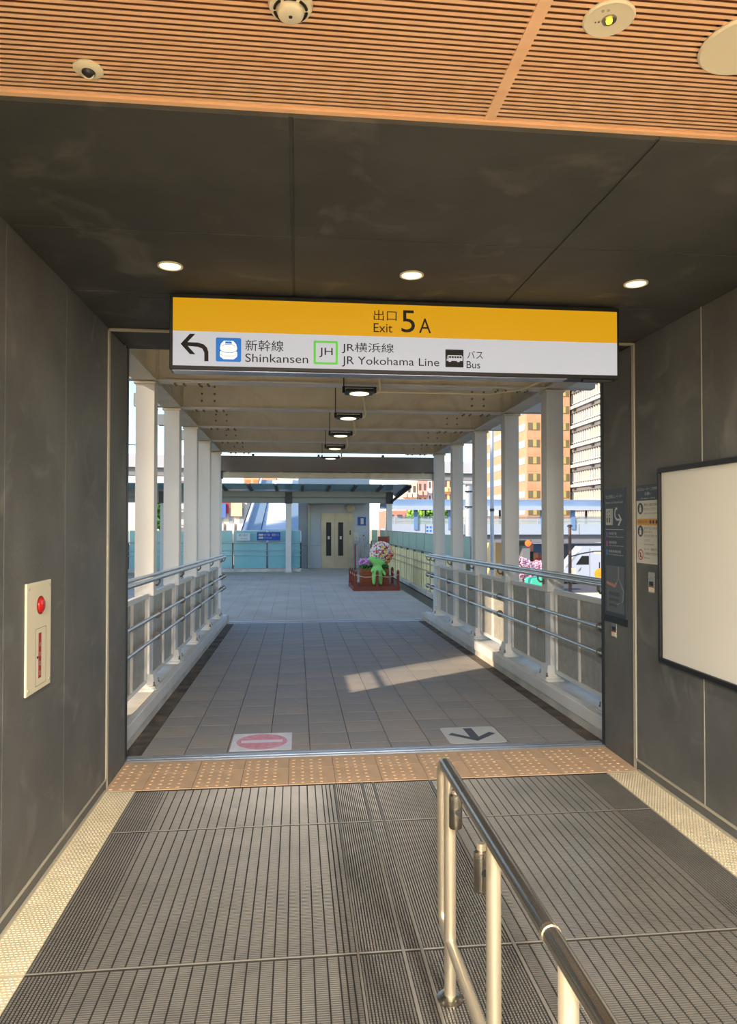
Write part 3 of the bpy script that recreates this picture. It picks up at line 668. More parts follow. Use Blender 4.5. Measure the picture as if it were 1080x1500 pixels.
# the roof
RZ = 2.985
roof = struct('ceiling.001', MB().hexa([(-1.82,4.97,3.345),(2.95,4.97,3.345),(2.95,12.05,3.345+bz(12.05)),(-1.82,12.05,3.345+bz(12.05)),(-1.82,4.97,3.42),(2.95,4.97,3.42),(2.95,12.05,3.42+bz(12.05)),(-1.82,12.05,3.42+bz(12.05))]), BEAMP)
def make_beam(y):
    t = thing('roof_beam', '', 'beam', (0, y+.075, bz(y)+RZ))
    MB().box(CL+.10, CR-.10, -.075, .075, 0, .016).build('bottom_flange', WHITE, t)
    MB().box(CL+.10, CR-.10, -.005, .005, .012, .34).build('web', BEAMP, t)
    MB().box(CL+.10, CR-.10, -.075, .075, .34, .352).build('top_flange', BEAMP, t)
    for s, xe in ((1, CL+.10), (-1, CR-.10)):
        a, b = sorted((xe+s*.15, xe+s*.45))
        p = MB().box(a, b, -.014, -.005, .03, .32).build('splice_plate', BEAMP, t)
        for bx in (.22, .36):
            for bz_ in (.09, .17, .25): MB().lathe((xe+s*bx, -.014, bz_), [(.012,0),(.012,-.012),(.006,-.02)], 6, 'y').build('bolt', BOLT, p)
        a, b = sorted((xe+s*.12, xe+s*.50))
        p = MB().box(a, b, -.055, .055, -.010, 0).build('splice_plate', BEAMP, t)
        for bx in (.16, .24, .38, .46):
            for by in (-.035, .035): MB().lathe((xe+s*bx, by, -.010), [(.011,0),(.011,-.012),(.006,-.018)], 6).build('bolt', BOLT, p)
        a, b = sorted((xe, xe+s*.012))
        MB().box(a, b, -.07, .07, 0, .34).build('end_plate', BEAMP, t)
    return t
pr = None
for i, y in enumerate(YS):
    lab = '%s cream steel roof beam with bolted splices crossing the bridge' % ordinal(i)
    if pr is None: c = pr = make_beam(y); c['label'] = lab
    else: c = dup(pr, (0, y+.075, bz(y)+RZ), lab)
    c['group'] = 'roof beams across the bridge'
for side, x, s in (('left', CL, 1), ('right', CR, -1)):
    t = thing('eave_girder', 'long cream eave girder on top of the %s columns' % side, 'girder', (x, 4.97, RZ), (-math.atan(SL),0,0))
    L = 12.0 - 4.97
    MB().box(-.006, .006, 0, L, .012, .34).build('web', BEAMP, t)
    MB().box(-.10, .10, 0, L, 0, .012).build('bottom_flange', BEAMP, t)
    MB().box(-.10, .10, 0, L, .34, .352).build('top_flange', BEAMP, t)
    for k, y in enumerate(YS):
        for dy in (.0, .15):
            MB().box(.006, .095, y-4.97+dy-.004, y-4.97+dy+.004, .012, .34).build('stiffener', BEAMP, t)
            MB().box(-.095, -.006, y-4.97+dy-.004, y-4.97+dy+.004, .012, .34).build('stiffener', BEAMP, t)
        q = MB().box(-s*.42 if s > 0 else .10, -.10 if s > 0 else .42, y-4.97+.02, y-4.97+.13, .02, .16).build('outrigger', WHITE, t)
        if s > 0: MB().tube(arc((-s*.24, y-4.97+.08, .0), .06, 180, 360, 10, (1,0,0), (0,0,1)), .018, 8).build('gutter_hook', DGREY, t, smooth=True)
# hanging lamps under the roof
def make_lamp(y):
    t = thing('hanging_lamp', '', 'light', (.565, y, bz(y)+2.855))
    MB().box(-.13, .13, -.10, .10, 0, .028).build('housing', BLACK, t, bevel=.01)
    MB().lathe((0,0,0), [(.088,.0),(.088,-.006),(.070,-.010)], 28).build('lens', LENS, t, smooth=True)
    MB().box(-.155, -.13, -.02, .02, .005, .06).box(.13, .155, -.02, .02, .005, .06).box(-.155, .155, -.012, .012, .055, .062).build('bracket', BLACK, t)
    MB().tube([(-.142,0,.06),(-.142,0,.49)], .005, 8).build('hanger_rod', DGREY, t)
    MB().tube([(.145,0,.01),(.175,0,.02),(.19,0,.05),(.18,.0,.14),(.165,0,.22),(.16,0,.49)], .013, 10).build('conduit', CREAM, t, smooth=True)
    return t
pr = None
for i in range(5):
    y = 6.22 + 1.35*i; lab = '%s black lamp with round lit lens hanging under the bridge roof' % ordinal(i)
    if pr is None: c = pr = make_lamp(y); c['label'] = lab
    else: c = dup(pr, (.565, y, bz(y)+2.855), lab)
    c['group'] = 'lamps under the bridge roof'
t = thing('roof_conduit', 'thin pale conduit clipped across the underside of the nearest roof beams', 'pipe', (0, 6.66, bz(6.6)+RZ-.02))
MB().tube([(.74,0,0),(1.9,0,0),(2.15,-.25,.0),(2.28,-.9,.02)], .009, 8).build('pipe', CREAM, t, smooth=True)
MB().box(.70,.76,-.02,.02,-.012,.02).build('junction', CREAM, t)
# end girders beyond the roof
t = thing('end_girder', 'dark wide girder crossing beyond the end of the bridge roof', 'girder', (0.6, 12.75, 2.60))
MB().box(-2.0, 2.02, -.12, .12, 0, .285).build('fascia', mat('brown grey girder paint', (116,108,98), .35, .3, col2=(104,96,88), scale=1.5), t, bevel=.006)
for x in (-1.4, -.2, 1.0): MB().box(x-.02, x+.02, -.05, .05, .285, .33).build('clip', DGREY, t)
MB().box(-2.0, 2.0, -.05, .05, -.11, -.01).build('lower_web', BEAMP, t, bevel=.004)
for x in (-1.85, -.9, .35, 1.75): MB().box(x-.03, x+.03, -.06, -.05, -.09, 0).build('clip', BEAMP, t)
for x in (-2.0, 2.0): MB().box(x-.05, x+.05, -.09, .09, -.13, .01).build('end_bracket', DGREY, t)
for x in (-2.05, 2.05): MB().box(x-.08, x+.08, -.08, .08, -2.60+PZ-.3, .285).build('end_post', WHITE, t)

# ================================================================== THE PLAZA BEYOND
PLT = mat('grey paving', (196,182,166), .7, col2=(180,167,152), scale=1.2, bump=0.06)
pl = struct('floor.003', MB().box(-12, 3.6, 12.45, 29.5, PZ-.35, PZ-.006), JOINT)
m = MB()
for j in range(57):
    y = 12.62 + .3*j
    if y > 29.2: break
    for i in range(50):
        x = -11.9 + .3*i
        if x > 2.75: break
        i0 = len(m.v); m.v += [(x+.003,y+.003,PZ),(x+.297,y+.003,PZ),(x+.297,y+.297,PZ),(x+.003,y+.297,PZ),(x,y,PZ-.006),(x+.3,y,PZ-.006),(x+.3,y+.3,PZ-.006),(x,y+.3,PZ-.006)]
        m.f += [(i0,i0+1,i0+2,i0+3),(i0+4,i0+5,i0+1,i0),(i0+5,i0+6,i0+2,i0+1),(i0+6,i0+7,i0+3,i0+2),(i0+7,i0+4,i0,i0+3)]
m.build('paving_stone', PLT, pl, kind='stuff', fix=False)
MB().box(2.80, 3.10, 12.62, 29.2, PZ-.006, PZ-.002).build('drain_channel', DGREY, pl)
GLC = mat('cyan frosted glass', (150,218,226), .25, trans=.35, alpha=.92, spec=.5)
GLY = mat('pale green frosted glass', (176,214,200), .3, trans=.3, alpha=.92)
# fence kit: posts, rails and glass
def fence(name, lab, p0, p1, n, nrm, glass, gname, lowcol=None):
    p0, p1 = Vector(p0), Vector(p1); d = p1-p0; L = d.length; ang = math.atan2(d.y, d.x)
    t = thing(name, lab, 'fence', p0, (0,0,ang)); s = nrm     # s=+1: the rails are on the +y local side
    MB().box(0, L, -.10, .10, 0, .10).build('curb', CURB, t, bevel=.004)
    for k in range(n):
        a, b = L*k/n+.03, L*(k+1)/n-.03
        MB().box(a, b, -.008-s*.06, .008-s*.06, .14, 1.50).build('glass_pane', glass, t)
        MB().box(a, b, -.014-s*.06, .014-s*.06, 1.50, 1.52).build('glass_cap', ALU, t)
    for k in range(n+1):
        x = L*k/n
        MB().box(x-.022, x+.022, -.03, .03, .10, 1.06).build('post', DGREY if lowcol is None else BOLT, t)
        MB().box(x-.012, x+.012, -.014-s*.06, .014-s*.06, 1.06, 1.50).build('mullion', ALU, t)
        MB().box(x-.05, x+.05, -.05, .05, .10, .12).build('foot', ALU, t)
    MB().tube([(0,s*.06,1.08),(L,s*.06,1.08)], .022, 10).build('top_rail', TUBE, t, smooth=True)
    for z in (.78, .60): MB().tube([(0,s*.05,z),(L,s*.05,z)], .012, 8).build('middle_rail', TUBE, t, smooth=True)
    return t
fence('glass_fence', 'cyan glass fence with steel rails across the far end of the plaza', (-11.0, 25.55, PZ), (.15, 25.55, PZ), 9, -1, GLC, 'cyan')
YP = mat('cream strip with sun tone', (244,232,176), .6)  # sunlight on the fence is put into this bright cream
fr_ = fence('glass_fence', 'pale green glass fence with sun-toned cream slats along the right edge of the plaza', (3.26, 12.9, PZ), (3.26, 27.3, PZ), 12, 1, GLY, 'green', lowcol=1)
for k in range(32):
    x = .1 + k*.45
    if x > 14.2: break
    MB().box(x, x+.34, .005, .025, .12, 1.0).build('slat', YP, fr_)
fence('glass_fence', 'short pale glass fence between the lift tower and right fence', (2.95, 27.3, PZ), (3.26, 27.3, PZ), 1, -1, GLY, 'x')
# stickers on the far fence
t = thing('fence_sign', 'blue direction sign with white lettering on the cyan glass fence', 'sign', (-1.02, 25.20, 1.19))
F6 = ((0,0,0),(1,0,0),(0,0,1),(0,-1,0))
MB().prism([(-.42,-.15),(.42,-.15),(.42,.15),(-.42,.15)], F6, -.08, .0).build('board', mat('sign blue board', (20,70,160), .5), t)
MB().flat([(-.36,-.09),(-.19,-.09),(-.19,.09),(-.36,.09)], F6, .004).build('symbol', TXW, t, fix=False)
MB().flat([(-.36,-.01),(-.19,-.01),(-.19,.02),(-.36,.02)], F6, .008).build('symbol_bar', POST, t, fix=False)
MB().text('地下鉄・相鉄バス', F6, -.16, .38, .0, .10, .004).build('lettering', TXW, t, fix=False)
MB().text('Subway', F6, -.16, .12, -.09, -.03, .004).build('lettering', TXW, t, fix=False)
t = thing('fence_notice', 'small white notice on the cyan glass fence left of the blue sign', 'notice', (-1.93, 25.20, 1.17))
MB().prism([(-.24,-.13),(.24,-.13),(.24,.13),(-.24,.13)], F6, -.08, .0).build('board', mat('pale notice', (206,218,222), .5), t)
MB().text('通り抜け', F6, -.16, .16, .02, .10, .004).build('lettering', MAPG, t, fix=False)
MB().text('No entry', F6, -.08, .16, -.09, -.04, .004).build('lettering', INK, t, fix=False)
# lift tower
TW = mat('pale grey lift cladding', (178,184,190), .4, .15, col2=(168,174,182), scale=1)
TD = mat('grey lift cladding', (150,158,166), .45, .1)
GOLD = mat('warm steel lift door', (180,168,144), .35, .5, col2=(166,155,132), scale=1.5)
t = thing('lift_tower', 'pale grey lift tower with warm steel doors at the far end', 'lift', (1.48, 27.0, PZ))
def tb(x0, x1, y0, y1, z0, z1): return MB().box(x0-1.48, x1-1.48, y0-27.0, y1-27.0, z0, z1)
tb(.06, 2.90, 27.35, 29.4, 0, 4.05).build('core', TW, t)
for (x0, x1) in ((.06, .44), (2.08, 2.90)):
    for (z0, z1) in ((.0,.90),(.905,1.685),(1.69,2.62),(2.63,3.30),(3.31,4.0)):
        tb(x0, x1-.005, 27.28, 27.35, z0+.01, z1-.005).build('cladding_panel', TW if x0 > 1 or z0 > 2.6 else TD, t)
tb(.44, 2.08, 27.28, 27.35, 2.63, 3.30).build('cladding_panel', TW, t); tb(.44, 2.08, 27.28, 27.35, 3.31, 4.0).build('cladding_panel', TW, t)
tb(.50, .96, 27.24, 27.35, 0, .90).build('cladding_panel', TW, t); tb(.50, .96, 27.24, 27.35, .905, 1.685).build('cladding_panel', TW, t); tb(.50, .96, 27.24, 27.35, 1.69, 2.50).build('cladding_panel', TW, t)
tb(.44, .50, 27.05, 27.35, 0, 2.52).build('side_frame', SEAM, t)
tb(.96, 2.22, 27.26, 27.35, 2.16, 2.52).build('cladding_panel', TW, t)
tb(.42, 2.70, 26.75, 27.35, 2.52, 2.60).build('canopy_slab', TD, t)
f = tb(.96, 2.24, 27.20, 27.34, 0, 2.17).build('door_frame', GOLD, t)
for k, (x0, x1) in enumerate(((1.02, 1.485), (1.495, 1.96))):
    d = tb(x0, x1, 27.17, 27.21, 0.01, 2.10).build('door', GOLD, t)
    tb((x0+x1)/2-.10, (x0+x1)/2+.10, 27.160, 27.175, .50, 1.82).build('door_window', BLACK, d)
    tb((x0+x1)/2-.04, (x0+x1)/2+.04, 27.155, 27.165, 1.15, 1.27).build('door_sticker', PAPER, d)
tb(2.04, 2.16, 27.17, 27.21, 0, 2.12).build('side_frame', GOLD, t)
tb(2.08, 2.13, 27.155, 27.175, 1.32, 1.50).build('call_button', BLACK, t)
tb(.96, 2.2, 26.9, 27.2, 0, .012).build('threshold', SEAM, t)
p = tb(2.42, 2.74, 27.25, 27.285, 1.70, 2.03).build('lift_sign', mat('lift sign blue', (24,84,170), .5), t)
tb(2.53, 2.65, 27.243, 27.252, 1.74, 1.98).build('lift_pictogram', PAPER, p)
MB().lathe((2.12-1.48, .22, 2.36), [(.17,0),(.17,-.06),(.13,-.08)], 24, 'y').build('round_speaker', SEAM, t, smooth=True)
tb(2.22, 2.44, 27.26, 27.285, 1.10, 1.42).build('small_plate', PAPER, t)
tb(2.62, 2.68, 27.26, 27.285, 1.25, 1.32).build('small_plate', BOLT, t)
# far canopy with glass roof
t = thing('glass_canopy', 'long steel canopy with tilted glass roof in front of the lift tower', 'canopy', (0, 25.2, 2.40))
CT = mat('canopy grey green paint', (140,144,138), .5, .1)
MB().box(-12, 3.45, -.10, .10, 0, .16).build('beam', CT, t); MB().box(-12, 3.45, -.13, -.05, .22, .44).build('beam', CT, t); MB().box(-12, 3.45, -.02, .02, .16, .30).build('beam', CT, t)
def tilt(y): return .46 + .0686*(-y)
RBS = [x*.915 - 11.7 for x in range(0, 18)]
CG = mat('teal roof glass', (120,178,186), .25, trans=.3, alpha=.95)
for k, x in enumerate(RBS):
    wd = .05
    MB().hexa([(x-wd,-1.85,tilt(-1.85)-.05),(x+wd,-1.85,tilt(-1.85)-.05),(x+wd,1.5,tilt(1.5)-.05),(x-wd,1.5,tilt(1.5)-.05),(x-wd,-1.85,tilt(-1.85)),(x+wd,-1.85,tilt(-1.85)),(x+wd,1.5,tilt(1.5)),(x-wd,1.5,tilt(1.5))]).build('rafter', DGREY, t)
    if k < len(RBS)-1:
        a, b = x+.03, RBS[k+1]-.03
        MB().hexa([(a,-1.85,tilt(-1.85)),(b,-1.85,tilt(-1.85)),(b,1.5,tilt(1.5)),(a,1.5,tilt(1.5)),(a,-1.85,tilt(-1.85)+.015),(b,-1.85,tilt(-1.85)+.015),(b,1.5,tilt(1.5)+.015),(a,1.5,tilt(1.5)+.015)]).build('glass_pane', CG, t)
MB().hexa([(3.35,0,-.02),(3.45,0,-.02),(3.45,.1,-.02),(3.35,.1,-.02),(3.84,-1.85,tilt(-1.85)-.1),(3.94,-1.85,tilt(-1.85)-.1),(3.94,-1.75,tilt(-1.85)),(3.84,-1.75,tilt(-1.85))]).build('end_strut', DGREY, t)
for k, x in enumerate((-9.2, -4.75, -.30, 3.40)):
    p = MB().box(x-.10, x+.10, -.08, .10, PZ-2.40, 0).build('post', WHITE, t)
    MB().box(x-.13, x+.13, -.15, .12, -.02, .40).build('post_head', DGREY, p)
    MB().box(x-.12, x+.12, -.12, .14, PZ-2.40, PZ-2.36).build('post_foot', ALU, p)

# ================================================================== AROUND THE STATION
struct('floor.004', MB().box(-60, 150, -40, 260, -6.6, -6.0), mat('street asphalt', (92,94,100), .8, col2=(82,84,90), scale=.4))
struct('wall_left.001', MB().box(-2.1, -1.46, 4.6, 4.95, -6, 3.6).box(-2.1, -1.83, 4.95, 5.10, -6, 3.6), PANEL)  # unseen wing added so its edge casts the shadow line on the bridge
struct('wall_right.001', MB().box(2.56, 6.0, 4.6, 4.95, -6, 3.9), PANEL)
BLDG = mat('beige render', (190,180,164), .8, col2=(178,168,152), scale=.3)
t = thing('neighbour_building', 'plain tall beige block beside the station on the left, outside the photograph', 'building', (-23, 5, -6))
MB().box(-3, 3, -10.9, 12, 0, 27).build('walls', BLDG, t)
for k in range(6):
    for j in range(6): MB().box(3.0, 3.05, -9+3.4*j, -7+3.4*j, 3+4*k, 5+4*k).build('window', DGREY, t)
# viaduct behind everything
CONC = mat('pale viaduct wall', (206,208,214), .7, col2=(196,198,204), scale=.2); CONG = mat('grey viaduct girder', (150,150,148), .7)
t = thing('viaduct', 'pale railway viaduct crossing the whole background above the plaza', 'viaduct', (0, 46.5, 0), (0, 0, math.atan2(3.4, 22.7)))
MB().box(-60, 13.6, -.15, .15, 5.25, 6.06).build('parapet', CONC, t)
MB().box(-60, 13.6, .15, 3.0, 5.10, 5.30).build('deck', CONG, t)
MB().box(-60, 13.6, .1, .8, 4.74, 5.10).build('girder', CONG, t)
for k in range(12): MB().box(-58+6*k, -57.94+6*k, -.17, -.15, 5.25, 6.06).build('joint_strip', CONG, t)
for x in (-34, -14): MB().box(x-.6, x+.6, 1.5, 3.0, -6, 4.6).build('pier', CONC, t)
MB().tube([(-60, .4, 6.75), (-10, .4, 6.7)], .03, 6).build('wire', DGREY, t)
for k in range(6): MB().tube([(-55+9*k, .4, 5.2), (-55+9*k, .4, 6.75)], .03, 6).build('wire_post', DGREY, t)
# fat steel post and slim tall pole just right of the bridge end
POLE = mat('blue grey steel post', (168,174,186), .4, .3)
p = at(687, 740, Y=48.3)
t = thing('steel_post', 'thick blue grey steel post under the viaduct, seen between the right columns', 'post', (p.x, 48.3, -6))
MB().tube([(0,0,0),(0,0,10.55)], .25, 20).build('shaft', POLE, t, smooth=True)
MB().box(-.5, .5, -.35, .35, 10.45, 10.6).build('head_plate', POLE, t)
for z in (8.8, 9.9): MB().box(-.36, .36, -.30, -.24, z, z+.10).tube([(.3,-.27,z+.05),(.62,-.27,z+.05)], .05, 6).build('collar', DGREY, t)
p = at(721, 740, Y=30)
t = thing('tall_pole', 'slim pale tall pole standing between the second and third right columns', 'pole', (p.x, 30, -6))
MB().tube([(0,0,0),(0,0,12.2)], .085, 12).build('shaft', POLE, t, smooth=True)
for z in (2.5, 5.6, 8.2): MB().lathe((0,0,z), [(.10,0),(.10,.12)], 12).build('band', DGREY, t)
# ---------------------------------------------------------------- skywalk
SKB = mat('light blue roof paint', (122,148,180), .5, col2=(110,136,168), scale=.3); SKW = mat('white skywalk cladding', (166,180,200), .5); SKC = mat('blue column paint', (104,140,186), .5)
SKG = mat('grey skywalk soffit', (120,122,128), .7)
t = thing('skywalk', 'roofed white and light blue skywalk crossing the right background', 'footbridge', (11.0, 85, 0))
MB().box(0, 60, 0, 5, .25, 1.0).build('deck', SKW, t)
m = MB()
MB().box(0, 60, -.1, .1, .25, 1.56).build('parapet', SKW, t)
for k in range(12): MB().box(5*k, 5*k+.05, -.14, -.1, .25, 1.56).build('joint_strip', SKG, t)
MB().box(0, 60, .6, 4.4, -.78, .25).build('girder', SKG, t)
for k in range(13):
    MB().box(1.2+4.6*k-.05, 1.2+4.6*k+.05, -.1, 0, 1.56, 2.50).build('rail_post', SKW, t)
for z in (2.45, 2.0): MB().box(0, 60, -.09, -.01, z, z+.09).build('rail', SKW, t)
MB().box(0, 60, -.05, -.03, 1.56, 2.4).build('rail_glass', mat('grey blue rail glass', (170,190,200), .2, alpha=.55), t)
m = MB(); n = 10
for i in range(n):
    a0, a1 = math.pi*i/n, math.pi*(i+1)/n
    y0_, y1_ = 2.5-3.6*math.cos(a0), 2.5-3.6*math.cos(a1); z0_, z1_ = 3.75+1.05*math.sin(a0), 3.75+1.05*math.sin(a1)
    m.hexa([(0,y0_,z0_-.12),(60,y0_,z0_-.12),(60,y1_,z1_-.12),(0,y1_,z1_-.12),(0,y0_,z0_),(60,y0_,z0_),(60,y1_,z1_),(0,y1_,z1_)])
m.build('vault_roof', SKB, t)
MB().box(0, 60, -1.3, -.95, 3.35, 3.85).build('roof_edge', SKW, t)
for x in (3.8, 8.2, 20.2, 24.2, 36): MB().box(x-.25, x+.25, -.3, .1, .9, 3.5).build('blue_column', SKC, t)
for x in (5.9, 11.9, 16, 28, 32): MB().box(x-.12, x+.12, 4.4, 4.6, 1, 3.6).build('slim_column', DGREY, t)
F7 = ((0,0,0),(1,0,0),(0,0,1),(0,-1,0))
mk = MB()
for i in range(4):
    for j in range(2): mk.flat([(5.15+.42*i,.62+.45*j),(5.40+.42*i,.62+.45*j),(5.40+.42*i,.86+.45*j),(5.15+.42*i,.86+.45*j)], F7, .12)
mk.build('blue_mark', BLUE, t, fix=False)
for x in (6.0, 18.6, 44): MB().box(x-.5, x+.5, 1.5, 3.5, -6, -.78).build('pier', SKG, t)
# ---------------------------------------------------------------- orange brick tower
OB = mat('orange brick', (194,154,124), .8, col2=(184,144,114), scale=.6); OG = mat('pale glazed strip', (160,178,190), .3); YG = mat('yellow blind', (176,162,104), .6); DG = mat('dark window glass', (112,104,80), .25)
t = thing('brick_tower', 'orange brick office tower behind the skywalk, with pale window bands', 'building', (44, 128, -6))
MB().box(0, 8.6, 0, 40, 0, 48).build('walls', OB, t)
for k in range(14):
    z = 1.1 + 3.28*k + .2
    w_ = MB().box(-.08, 0, 1.2, 39, z+1.5, z+2.85).build('window_band', OG, t)
    for x0 in (.25, 3.2, 6.1):
        f = MB().box(x0, x0+2.3, -.08, 0, z+1.4, z+2.85).build('window', DG, t)
        MB().box(x0+.95, x0+1.65, -.12, -.08, z+1.5, z+2.8).build('blind', YG, f)
    MB().box(.02, 8.6, -.03, 0, z+.0, z+.06).build('brick_ledge', OB, t)
# ---------------------------------------------------------------- long glazed office block
OW = mat('white office band', (196,196,196), .5); OGL = mat('office glass', (104,128,150), .15, .2, col2=(170,164,140), scale=.12, mix=(.42,.58)); OD = mat('office soffit grey', (118,118,122), .7)
t = thing('office_block', 'long glazed office block with white floor bands on the right', 'building', (53, 104, -6))
MB().box(.6, 22, 0, 52, 0, 50).build('core', OGL, t)
for k in range(13):
    z = 29.735 - 3.78*7 + 3.78*k
    MB().box(-.25, 1, -.3, 52.3, z+.0, z+.55).build('floor_band', OW, t)
    MB().box(.15, .9, -.2, 52.2, z-.75, z).build('soffit_band', OD, t)
    m = MB()
    for j in range(52): m.box(.30, .62, j*1.0-.04, j*1.0+.04, z+.55, z+3.05)
    m.build('mullion', OW, t, kind='stuff', fix=False)
    MB().box(.2, .66, -.2, 52.2, z+1.0, z+1.12).build('transom', OW, t)
    for yy in (14, 22, 30): MB().box(-.28, -.1, yy, yy+1.2, z-.35, z-.12).build('soffit_light', DGREY, t)
# ---------------------------------------------------------------- housing blocks
def block(name, lab, u0, u1, vtop, Y, col, fl, nb, dark, depth=12, ledge=None, vb=None):
    a, b = at(u0, vtop, Y=Y), at(u1, vtop, Y=Y)
    t = thing(name, lab, 'building', (a.x, Y, -6)); Wd = b.x-a.x; H = a.z+6
    cm = mat(name+' wall', col, .8, col2=tuple(int(c*.94) for c in col), scale=.3)
    MB().box(0, Wd, 0, depth, 0, H).build('walls', cm, t)
    lm = mat(name+' balcony', ledge or tuple(min(255, int(c*1.08)) for c in col), .8)
    for k in range(fl):
        z = H - 3.1*(k+1)
        if z < 3: break
        for j in range(nb):
            x0 = Wd*j/nb+.3; x1 = Wd*(j+1)/nb-.3
            f = MB().box(x0, x1, -.06, 0, z+.9, z+2.4).build('window', dark, t)
            MB().box(x0-.15, x1+.15, -1.0, 0, z-.15, z+.85).build('balcony', lm, t)
    return t
DW = mat('dark flat window', (96,84,84), .4)
block('apartment_block', 'peach apartment block beyond the skywalk, left of the right columns', 588, 611, 707, 150, (226,198,178), 5, 3, DW)
block('apartment_block', 'pink apartment block with dark balconies beyond the skywalk', 612, 626, 704, 150, (196,158,150), 5, 2, DW)
block('apartment_block', 'slim pale blue apartment tower beyond the skywalk', 626.5, 633, 701, 150, (206,206,220), 6, 1, DW)
block('apartment_block', 'yellow orange apartment block just left of the fifth right column', 634, 668, 699, 150, (226,192,150), 5, 3, DW)
block('apartment_block', 'wide orange tiled block seen above the glass canopy', 357, 405, 698, 150, (224,172,132), 6, 4, mat('tan window', (190,130,90), .4), ledge=(240,180,130))
block('apartment_block', 'cream block with orange base seen above the glass canopy', 407, 433, 698, 150, (240,226,204), 6, 3, OB)
block('apartment_block', 'white block with grey lines rising behind the left columns', 262, 300, 699, 140, (226,222,224), 6, 3, OD)
block('apartment_block', 'low brick red shop block under the skywalk', 567, 604, 748, 120, (196,140,124), 2, 3, DW)
block('apartment_block', 'cream shop block with dark openings under the skywalk', 609, 655, 752, 134, (230,214,190), 2, 3, DW)
block('apartment_block', 'tall white narrow block between the third and fourth right columns', 702, 719, 620, 170, (236,232,224), 16, 1, OD)
t = thing('roof_sign', 'small red vertical sign on the white narrow block', 'sign', (at(716, 735, Y=165).x, 165, at(716, 735, Y=165).z))
MB().box(-1.2, 1.2, -.3, .3, -4, 2.5).build('board', REDM, t)
for k in range(3): MB().box(-.5, .5, -.34, -.3, -3+1.7*k, -2+1.7*k).build('white_mark', PAPER, t)
t = block('shop_building', 'low cream shop building with red fascia behind the left glass fence', 300, 362, 734, 70, (222,214,204), 3, 4, mat('shop window', (150,160,170), .3))
for k, (u, v, c_, w_) in enumerate(((328,742,(196,60,72),.5),(347,746,(236,200,170),.55),(318,748,(90,120,190),.9))):
    p = at(u, v, Y=69.9); MB().box(p.x-w_-t.location.x, p.x+w_-t.location.x, -.25-.12*k, -.05, p.z+6-.7, p.z+6+.7).build('shop_sign', mat('shop sign print', c_, .5), t)
# covered escalator rising behind the fence
ES = mat('pale blue escalator cladding', (224,228,236), .4, col2=(214,220,232), scale=.5); EG = mat('blue grey glass side', (140,164,186), .2, trans=.2)
t = thing('covered_escalator', 'pale blue covered escalator rising away behind the cyan fence', 'escalator', (-1.1, 29.7, PZ))
def ramp(x0, x1, x2, x3, z0, z1, za, zb_, y0=0, y1=12.0):
    return MB().hexa([(x0,y0,z0),(x1,y0,z0),(x3,y1,za),(x2,y1,za),(x0,y0,z1),(x1,y0,z1),(x3,y1,zb_),(x2,y1,zb_)])
ramp(-.60, .52, -.35, .85, -.2, .6, 3.6, 4.4).build('escalator_roof', ES, t)
for k in range(9):
    f = k/9; MB().box(-.62+.25*f, .54+.3*f, 12*f, 12*f+.06, .6+3.8*f, .63+3.8*f+.02).build('roof_rib', mat('roof rib', (180,194,220), .5) if k == 0 else bpy.data.materials['roof rib'], t)
ramp(-1.25, -.62, -.95, -.37, -.2, .8, 3.4, 4.4).build('glass_side', EG, t)
ramp(.54, 1.2, .87, 1.5, -.2, .8, 3.4, 4.4).build('glass_side', EG, t)
ramp(-1.38, -1.25, -1.05, -.95, -.2, 1.0, 3.4, 4.6).build('side_rail', ES, t)
ramp(-1.44, -1.38, -1.09, -1.05, -.2, 1.0, 3.4, 4.6).build('side_edge', BLACK, t)
for x in (-.9, 1.0): MB().box(x-.2, x+.2, 10, 10.4, -5.9, 3.0).build('pier', ES, t)
# ---------------------------------------------------------------- planter deck
RW_ = mat('red brown decking', (134,66,48), .6, col2=(112,52,38), scale=6, stretch=(1,6,6)); BX = mat('orange brown planter wood', (166,88,46), .6, col2=(140,70,36), scale=5, stretch=(1,4,8))
DX0, DX1, DY0, DY1 = 1.50, 2.72, 18.0, 19.7
t = thing('planter_deck', 'low red brown timber deck with small rope posts on the plaza', 'deck', ((DX0+DX1)/2, 18.85, PZ))
def dk(x0, x1, y0, y1, z0, z1): return MB().box(x0-2.11, x1-2.11, y0-18.85, y1-18.85, z0, z1)
dk(DX0+.02, DX1-.02, DY0+.02, DY1-.02, .0, .07).build('frame', RW_, t)
for k in range(11): dk(DX0+.02, DX1-.02, DY0+.02+.152*k, DY0+.16+.152*k, .07, .085).build('plank', RW_, t)
dk(DX0, DX1, DY0-.02, DY0+.02, 0, .12).build('edge_board', RW_, t); dk(DX0-.02, DX0+.02, DY0, DY1, 0, .12).build('edge_board', RW_, t)
dk(1.78, 2.52, 18.15, 18.24, .085, .15).build('step_board', RW_, t)
PS = [(DX0+.05, 18.05), (DX0+.03, 18.45), (DX0+.02, 18.9), (DX0, 19.35), (2.11, 18.0), (DX1-.05, 18.05), (DX1-.03, 19.3)]
for (x, y) in PS:
    h = .50
    p = dk(x-.035, x+.035, y-.035, y+.035, .0, h).build('rope_post', RW_, t); MB().lathe((x-2.11, y-18.85, h), [(.03,0),(.036,.02),(.01,.045)], 8).build('post_cap', BOLT, p)
def rope(a, b, z=.42):
    P_ = [(a[0]+(b[0]-a[0])*k/8-2.11, a[1]+(b[1]-a[1])*k/8-18.85-.04, z-.06*(1-((k-4)/4)**2)) for k in range(9)]
    MB().tube(P_, .008, 6).build('rope', mat('pale rope', (214,186,160), .8) if 'pale rope' not in bpy.data.materials else bpy.data.materials['pale rope'], t)
for a, b in ((0,4),(4,5),(0,1),(1,2),(2,3),(5,6)): rope(PS[a], PS[b])
dk(1.62, 1.66, 19.3, 19.34, .08, 1.20).build('tall_stake', RW_, t)
